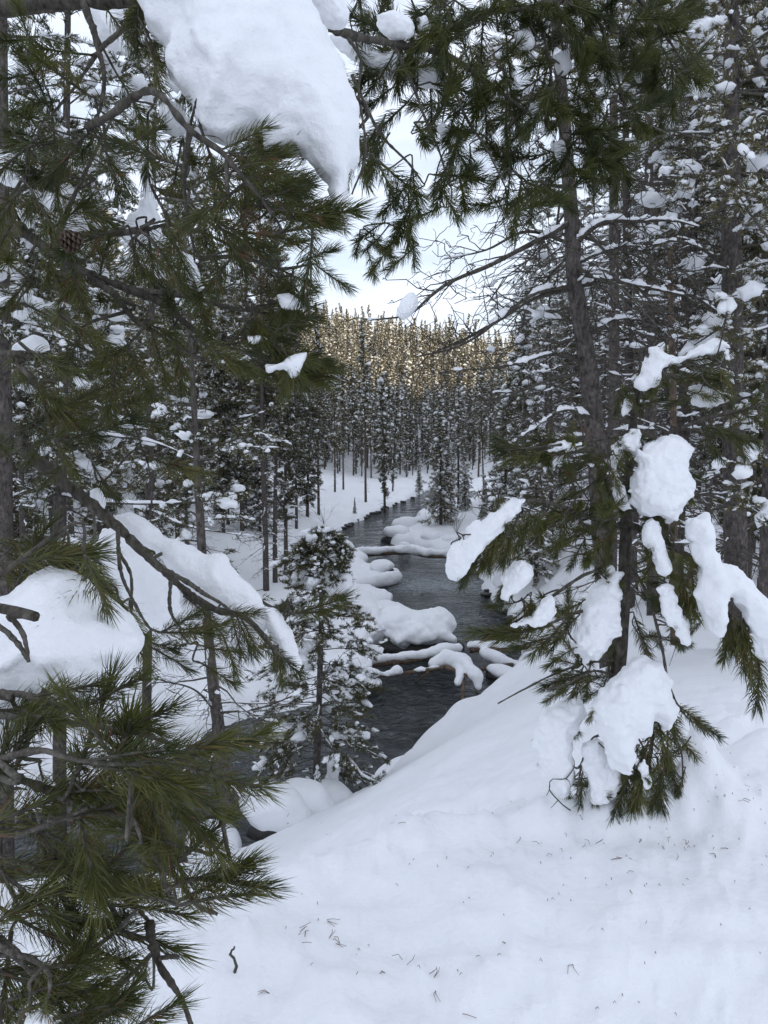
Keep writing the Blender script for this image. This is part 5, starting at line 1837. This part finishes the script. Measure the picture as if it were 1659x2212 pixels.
snow_clump([(536, 728), (560, 724), (578, 732), (560, 742), (540, 742)], 1.7, .012, 'small bright snow patch between the two left bough ends', pine=LP, fringe=5)
snow_clump([(30, 745), (70, 725), (102, 740), (105, 760), (50, 755), (25, 765)], 2.1, .025, 'snow wedge on twigs at the left edge below the thick bough')
snow_clump([(230, 1110), (290, 1108), (340, 1135), (400, 1170), (440, 1205), (482, 1200), (520, 1240), (560, 1285), (585, 1320), (590, 1345), (560, 1372), (500, 1340), (470, 1318), (420, 1285), (370, 1240), (315, 1190), (270, 1145)], 1.95, .055,
           'long thick snow roll along the top of the lower left bough', step=.0085, pine=LP, fringe=4)
snow_clump([(570, 1310), (600, 1318), (625, 1350), (642, 1400), (645, 1440), (625, 1455), (600, 1420), (585, 1380), (570, 1350)], 1.92, .04, 'curved snow cap on the drooping tip of the lower left bough', pine=LP, fringe=5)
snow_clump([(125, 1165), (150, 1158), (200, 1170), (235, 1130), (300, 1185), (350, 1240), (390, 1285), (402, 1350), (370, 1362), (325, 1352), (295, 1385), (270, 1345), (200, 1290), (170, 1230), (140, 1200)], 2.3, .07, 'ragged curtain of snow hanging behind the lower left bough', step=.009)
snow_clump([(195, 1060), (215, 1055), (228, 1085), (220, 1100), (200, 1085)], 1.95, .02, 'snow bit where the lower left bough thickens')
snow_clump([(-60, 1300), (20, 1285), (60, 1262), (100, 1242), (150, 1245), (190, 1280), (240, 1325), (280, 1370), (294, 1405), (275, 1440), (268, 1480), (276, 1530), (230, 1535), (150, 1520), (120, 1530), (70, 1600), (45, 1660), (0, 1665), (-80, 1640), (-80, 1400)], 1.4, .15,
           'enormous smooth snow boulder on the boughs at the left edge', (0, .1), step=.0085)
for (pl, d, th_, lb) in [([(900, 40), (920, 36), (925, 60), (905, 66)], 2.6, .02, 'small snow cap among the overhead needles nearest the bare wood'), ([(945, 275), (960, 265), (985, 300), (975, 312), (955, 300)], 2.65, .025, 'snow wedge in the dark overhead needles'),
                         ([(1110, 70), (1140, 62), (1155, 90), (1145, 105), (1120, 100)], 2.75, .03, 'round snow cap high in the overhead needles'), ([(1140, 228), (1165, 222), (1172, 250), (1155, 258)], 2.8, .025, 'bright snow knob in the middle of the overhead needles'),
                         ([(1195, 310), (1215, 302), (1222, 330), (1210, 350), (1200, 335)], 2.8, .022, 'narrow snow knob at the lower edge of the overhead needles'), ([(1195, 120), (1225, 110), (1235, 150), (1205, 160)], 2.9, .03, 'snow patch behind the overhead needles'),
                         ([(1290, 165), (1330, 150), (1350, 170), (1310, 182)], 2.95, .022, 'long snow flake in the right half of the overhead needles'), ([(1370, 160), (1400, 148), (1405, 172), (1380, 178)], 2.95, .02, 'snow flake near the right end of the overhead needles'),
                         ([(858, 680), (864, 655), (882, 634), (899, 640), (902, 658), (894, 675), (872, 692)], 6.78, .06, 'lump of snow perched on the thin limb against the sky'),
                         ([(55, 2130), (110, 2105), (125, 2140), (90, 2160)], 1.2, .02, 'snow pad on a bough near the bottom left corner'), ([(60, 2195), (90, 2190), (112, 2215), (100, 2240), (50, 2240)], 1.0, .022, 'snow ball at the bottom edge on the left'),
                         ([(60, 1690), (100, 1680), (125, 1720), (95, 1740), (70, 1720)], 1.3, .02, 'snow wedge under the enormous snow boulder')]:
    snow_clump(pl, d, th_, lb, pine=LP if d < 4 else None, fringe=2)

objs = LP.finish(300)

# ---- the small snow-loaded pine on the right
SPB = P(1338, 1735, 3.12)
SPB[2] = gz1(SPB[0], SPB[1]) - .03
SP = Pine('small_pine', 'small bent pine loaded with slabs of snow, standing on the near slope at the right', SPB, TUFT_MID, 43)
D_ = 3.12
stem = [(1335, 1480, D_), (1346, 1290, D_), (1352, 1150, D_), (1356, 1040, D_), (1367, 920, D_), (1376, 850, D_), (1385, 795, D_)]
cst = catmull(np.vstack([SPB, [P(*q) for q in stem]]), 5)
g = Geo()
v, f = tube(cst, np.interp(np.linspace(0, 1, len(cst)), [0, .3, 1], [.034, .029, .007]), 10, .14)
g.add(v, f)
g.build('trunk', M['bark'], SP.t)
for pts, r in [([(1385, 795, D_), (1420, 790, 3.08), (1470, 775, 3.04), (1530, 768, 3.0), (1575, 800, 2.98)], .009), ([(1366, 930, D_), (1300, 948, 3.0), (1200, 962, 2.9), (1090, 972, 2.85)], .009), ([(1357, 1010, D_), (1420, 955, 3.05), (1500, 912, 3.0), (1600, 885, 2.95), (1690, 865, 2.9)], .012),
               ([(1353, 1140, D_), (1280, 1120, 3.0), (1200, 1090, 2.92), (1140, 1082, 2.86), (1095, 1110, 2.82), (1050, 1165, 2.8), (995, 1235, 2.78)], .011), ([(1348, 1250, D_), (1280, 1235, 3.0), (1190, 1290, 2.95), (1110, 1345, 2.9), (1040, 1380, 2.88)], .009),
               ([(1342, 1330, D_), (1260, 1320, 3.0), (1180, 1350, 2.92), (1090, 1375, 2.88)], .008), ([(1353, 1130, D_), (1420, 1160, 3.0), (1470, 1190, 2.92), (1520, 1225, 2.88), (1600, 1300, 2.84), (1670, 1440, 2.82)], .013),
               ([(1350, 1200, D_), (1400, 1290, 3.0), (1430, 1400, 2.96), (1445, 1480, 2.95), (1480, 1545, 2.95), (1530, 1578, 2.95)], .008), ([(1336, 1425, D_), (1270, 1432, 3.05), (1200, 1455, 3.0), (1130, 1490, 2.98), (1075, 1520, 2.97)], .006),
               ([(1352, 1100, D_), (1400, 1110, 3.0), (1440, 1130, 2.95), (1460, 1190, 2.92)], .007), ([(1344, 1300, D_), (1390, 1250, 3.0), (1440, 1260, 2.95), (1480, 1330, 2.92)], .006), ([(1336, 1560, D_), (1380, 1540, 3.0), (1410, 1580, 2.92), (1400, 1680, 2.88)], .009),
               ([(1337, 1600, D_), (1290, 1590, 3.0), (1260, 1640, 2.95), (1245, 1720, 2.92)], .008), ([(1337, 1580, D_), (1430, 1560, 3.05), (1470, 1620, 3.0), (1475, 1700, 3.0)], .007), ([(1336, 1460, D_), (1280, 1450, 3.0), (1220, 1480, 2.95), (1170, 1490, 2.93)], .006),
               ([(1356, 1040, D_), (1310, 1030, 3.0), (1260, 1060, 2.95), (1220, 1110, 2.9)], .006)]:
    SP.bough(pts, r)
for q in [(1480, 782, 3.02, 1560, 765), (1500, 800, 3.0, 1578, 812), (1440, 815, 3.04, 1560, 822), (1530, 830, 2.98, 1592, 872), (1550, 790, 2.98, 1590, 850), (1370, 890, 3.1, 1400, 840), (1375, 880, 3.1, 1440, 860), (1500, 850, 3.0, 1430, 875), (1480, 840, 3.0, 1530, 870), (1380, 900, 3.05, 1360, 850),
          (1190, 968, 2.9, 1065, 978), (1240, 975, 2.93, 1130, 992), (1290, 985, 2.98, 1200, 1010), (1180, 972, 2.88, 1090, 1015), (1260, 955, 2.95, 1150, 960), (1130, 970, 2.86, 1055, 950), (1290, 960, 2.98, 1250, 1010),
          (1560, 900, 2.97, 1659, 880), (1600, 890, 2.95, 1680, 930), (1540, 920, 2.97, 1640, 965), (1580, 925, 2.96, 1610, 1005), (1500, 925, 3.0, 1590, 945), (1600, 900, 2.95, 1640, 850), (1640, 885, 2.9, 1700, 960), (1520, 930, 3.0, 1560, 1000),
          (1110, 1105, 2.82, 1065, 1185), (1090, 1130, 2.81, 1025, 1225), (1050, 1180, 2.79, 985, 1255), (1120, 1110, 2.83, 1085, 1225), (1145, 1100, 2.86, 1130, 1200), (1160, 1105, 2.86, 1165, 1190), (1070, 1170, 2.8, 1060, 1240), (1030, 1210, 2.79, 1010, 1260), (1180, 1105, 2.88, 1110, 1160), (1100, 1150, 2.8, 1040, 1240),
          (1290, 1095, 3.0, 1180, 1115), (1240, 1105, 2.93, 1150, 1145), (1250, 1150, 2.95, 1180, 1200), (1220, 1120, 2.9, 1190, 1210), (1290, 1150, 2.9, 1310, 1090), (1300, 1120, 2.85, 1300, 1080, 2.7), (1290, 1120, 2.85, 1330, 1090), (1260, 1170, 2.95, 1230, 1230), (1280, 1050, 2.95, 1220, 1075),
          (1150, 1362, 2.88, 1015, 1395), (1190, 1352, 2.9, 1060, 1378), (1220, 1340, 2.93, 1150, 1430), (1200, 1375, 2.92, 1100, 1400), (1120, 1300, 2.9, 1075, 1318), (1140, 1310, 2.92, 1110, 1340), (1270, 1450, 3.0, 1165, 1490), (1260, 1440, 3.0, 1230, 1525), (1240, 1400, 2.95, 1170, 1440), (1250, 1330, 2.95, 1170, 1400), (1230, 1480, 2.95, 1180, 1510),
          (1400, 1110, 3.0, 1445, 1150), (1440, 1135, 2.95, 1455, 1210), (1440, 1240, 2.95, 1490, 1265), (1465, 1190, 2.9, 1485, 1320), (1490, 1205, 2.88, 1515, 1330), (1570, 1295, 2.85, 1590, 1420), (1600, 1330, 2.83, 1600, 1485), (1580, 1330, 2.84, 1560, 1440), (1640, 1400, 2.82, 1659, 1530), (1430, 1380, 2.95, 1500, 1395), (1440, 1340, 2.93, 1410, 1300), (1610, 1360, 2.83, 1630, 1480),
          (1400, 1600, 2.88, 1365, 1760), (1395, 1650, 2.87, 1385, 1785), (1360, 1660, 2.9, 1350, 1770), (1420, 1540, 2.9, 1435, 1650), (1440, 1560, 2.95, 1465, 1680), (1410, 1570, 2.9, 1405, 1700), (1450, 1640, 3.0, 1445, 1730), (1480, 1660, 3.0, 1470, 1725), (1260, 1660, 2.95, 1240, 1740), (1310, 1690, 3.0, 1335, 1765), (1490, 1545, 2.95, 1562, 1600), (1460, 1520, 2.95, 1530, 1590),
          (1350, 1700, 2.95, 1400, 1760), (1420, 1640, 2.9, 1420, 1760), (1440, 1500, 2.95, 1480, 1600), (1450, 1570, 3.0, 1500, 1640), (1430, 1670, 2.95, 1390, 1750), (1380, 1150, 3.05, 1400, 1200), (1420, 1200, 2.95, 1380, 1250), (1370, 1330, 3.1, 1400, 1420), (1390, 1400, 3.05, 1420, 1470)]:
    SP.px(*q)
SP.fill([(1180, 1000), (1340, 960), (1340, 1230), (1220, 1230), (1150, 1120)], 36, (2.9, 3.15), (-.2, -.1, -.2), (.6, .9))
SP.fill([(1180, 1300), (1320, 1300), (1320, 1500), (1200, 1500)], 20, (2.95, 3.2), (-.2, -.1, -.3), (.6, .9))
SP.fill([(1380, 1080), (1480, 1180), (1500, 1400), (1400, 1400)], 18, (3.0, 3.2), (.2, -.1, -.4), (.6, .9))
SP.fill([(1260, 1640), (1480, 1600), (1490, 1720), (1250, 1740)], 22, (3.0, 3.2), (0, -.1, -.6), (.6, .9))
for q in [(1290, 950, 3.0, 1262, 930), (1290, 1165, 3.0, 1320, 1160), (1370, 985, 3.05, 1400, 960)]:
    SP.px(*q, lib=DEAD)

for (pl, d, th_, lb) in [
        ([(1372, 832), (1385, 790), (1402, 752), (1430, 752), (1470, 766), (1520, 742), (1555, 733), (1578, 757), (1540, 758), (1490, 782), (1440, 792), (1425, 832), (1410, 842)], 3.02, .05, 'arched snow saddle on the top bough of the small pine'),
        ([(1480, 850), (1500, 832), (1550, 848), (1575, 862), (1545, 876), (1500, 870)], 3.08, .03, 'flat snow plate hanging beneath the top bough of the small pine'),
        ([(1340, 885), (1352, 860), (1368, 872), (1360, 890), (1345, 900)], 3.1, .03, 'small snow bit on the leader of the small pine'),
        ([(1318, 1015), (1328, 960), (1362, 925), (1392, 935), (1378, 985), (1340, 1000), (1350, 1060), (1375, 1110), (1340, 1095), (1325, 1060)], 3.0, .05, 'crumbling snow slab left of the stem in the upper small pine'),
        ([(1370, 985), (1420, 950), (1470, 945), (1496, 975), (1488, 1010), (1502, 1055), (1478, 1090), (1462, 1130), (1430, 1125), (1392, 1112), (1370, 1060)], 2.93, .09, 'biggest snow slab in the upper half of the small pine'),
        ([(1386, 1130), (1420, 1125), (1440, 1180), (1456, 1222), (1440, 1250), (1420, 1240), (1392, 1180)], 2.9, .035, 'upper of the two narrow snow slabs down the middle of the small pine'),
        ([(1425, 1272), (1445, 1265), (1470, 1310), (1490, 1352), (1486, 1386), (1450, 1362), (1425, 1312)], 2.88, .032, 'lower of the two narrow snow slabs down the middle of the small pine'),
        ([(1485, 1122), (1530, 1115), (1545, 1170), (1560, 1210), (1600, 1240), (1665, 1305), (1710, 1450), (1650, 1430), (1620, 1360), (1600, 1320), (1572, 1290), (1560, 1372), (1530, 1352), (1505, 1295), (1510, 1240), (1500, 1180)], 2.82, .075, 'large forked snow sheet on the right bough of the small pine'),
        ([(970, 1243), (968, 1208), (1000, 1160), (1055, 1120), (1108, 1082), (1142, 1076), (1112, 1112), (1080, 1150), (1030, 1200), (988, 1246)], 2.77, .045, 'long snow sleeve along the left arm of the small pine'),
        ([(1075, 1290), (1092, 1235), (1125, 1206), (1150, 1228), (1132, 1268), (1095, 1300)], 2.86, .05, 'egg-like snow lump below the left arm of the small pine'),
        ([(1095, 1352), (1150, 1322), (1188, 1290), (1198, 1318), (1165, 1350), (1120, 1356)], 2.86, .035, 'lopsided snow lump on the lower left bough of the small pine'),
        ([(1232, 1390), (1258, 1305), (1295, 1255), (1336, 1248), (1332, 1330), (1322, 1392), (1265, 1432)], 3.0, .06, 'tall snow slab leaning on the stem of the small pine'),
        ([(1275, 1520), (1300, 1482), (1350, 1435), (1392, 1408), (1432, 1440), (1452, 1530), (1440, 1590), (1415, 1545), (1408, 1600), (1375, 1590), (1368, 1672), (1330, 1662), (1290, 1580)], 2.85, .085, 'broad snow apron over the lowest boughs of the small pine'),
        ([(1152, 1592), (1175, 1540), (1230, 1512), (1262, 1532), (1256, 1580), (1242, 1600), (1236, 1660), (1215, 1722), (1182, 1682)], 3.0, .08, 'upright snow lump standing left of the foot of the small pine'),
        ([(1262, 1622), (1288, 1585), (1318, 1630), (1340, 1665), (1312, 1732), (1268, 1730)], 2.94, .05, 'snow tongue between the apron and the upright lump under the small pine'),
        ([(1380, 1650), (1396, 1640), (1408, 1690), (1396, 1700)], 2.84, .015, 'sliver of snow in the lowest needles of the small pine'),
        ([(1290, 1240), (1318, 1215), (1330, 1235), (1310, 1250)], 3.05, .02, 'little snow cap above the tall slab of the small pine'),
        ([(1170, 968), (1220, 952), (1265, 956), (1262, 966), (1200, 978)], 2.92, .018, 'thin snow strip on the upper left bough of the small pine'),
        ([(1175, 1010), (1200, 985), (1220, 980), (1200, 1005), (1180, 1025)], 2.94, .015, 'short slanting snow strip below the upper left bough of the small pine')]:
    snow_clump(pl, d, th_ * .8, lb, nz=1.4, pine=SP, fringe=int(np.clip(np.ptp(np.array(pl)[:, 0]) / 14, 2, 9)))
SP.finish(300)

# ---- small things on the near snow
rgd = np.random.default_rng(77)
g = Geo()
for k in range(230):
    near_p = rgd.random() < .55
    if near_p:
        u, v = rgd.normal(1450, 150), rgd.normal(1760, 60)
    else:
        u, v = rgd.uniform(560, 1659), rgd.uniform(1700, 2212)
    u = min(max(u, 520), 1700)
    r_ = ray(u, v)
    # meet the ground along the line of sight
    s_ = 1.5
    for _ in range(14):
        p = CAM + r_ * s_
        zg = base_z(np.array([p[0]]), np.array([p[1]]))[0]
        s_ += (p[2] - zg) / (-r_[2] + .25)
    p = CAM + r_ * s_
    if p[1] > 9 or p[1] < 1.2:
        continue
    z = gz1(p[0], p[1])
    a = rgd.uniform(0, 6.28)
    L_ = rgd.uniform(.02, .05) if rgd.random() < .32 else rgd.uniform(.004, .012)
    for w in range(2 if L_ > .018 and rgd.random() < .5 else 1):
        a2 = a + rgd.normal(0, .25)
        q0 = np.array([p[0], p[1], z + .003])
        q1 = q0 + np.array([math.cos(a2) * L_ * .5, math.sin(a2) * L_ * .5, .004 + rgd.random() * .006])
        q2 = q0 + np.array([math.cos(a2 + .3) * L_, math.sin(a2 + .3) * L_, .002])
        vv, ff = tube(np.array([q0, q1, q2]), [.0009, .0009, .0006], 4)
        g.add(vv, ff)
o = g.build('fallen_needles', M['dead_needle'])
tag(o, 'brown pine needles and scales scattered on the near snow', None, None, 'stuff')


def stick(pts, r, label, forks=()):
    c = np.array([P(*q) for q in pts])
    f_ends = [(k, P(*q) - c[0]) for k, q in forks]
    base0 = c[0].copy()
    g_ = Geo()
    z0 = gz1(c[0][0], c[0][1])
    c = c + [0, 0, z0 - .02 - c[0][2]]
    v_, f_ = tube(catmull(c, 3) + rgd.normal(0, r * .5, ((len(c) - 1) * 3 + 1, 3)), np.linspace(r, r * .5, (len(c) - 1) * 3 + 1), 6, .2)
    g_.add(v_, f_)
    for k, e in f_ends:
        a_ = c[k]
        b_ = e + c[0]
        v_, f_ = tube(np.array([a_, (a_ + b_) / 2 + [.004, 0, .006], b_]), [r * .7, r * .55, r * .35], 5, .1)
        g_.add(v_, f_)
    tag(g_.build('twig', M['twig']), label, 'twig')


stick([(512, 2215, 2.02), (510, 2185, 2.0), (500, 2165, 2.0), (508, 2155, 2.0)], .005, 'hooked dark twig poking out of the snow at the bottom edge')
stick([(1238, 1772, 2.98), (1205, 1745, 2.93), (1186, 1722, 2.9), (1192, 1700, 2.9), (1222, 1698, 2.92), (1240, 1676, 2.94), (1258, 1664, 2.95), (1262, 1640, 2.95)], .0028, 'forked dead twig standing in the snow left of the small pine', [(2, (1180, 1735, 2.9)), (4, (1232, 1716, 2.9)), (5, (1236, 1652, 2.94)), (1, (1190, 1762, 2.9))])
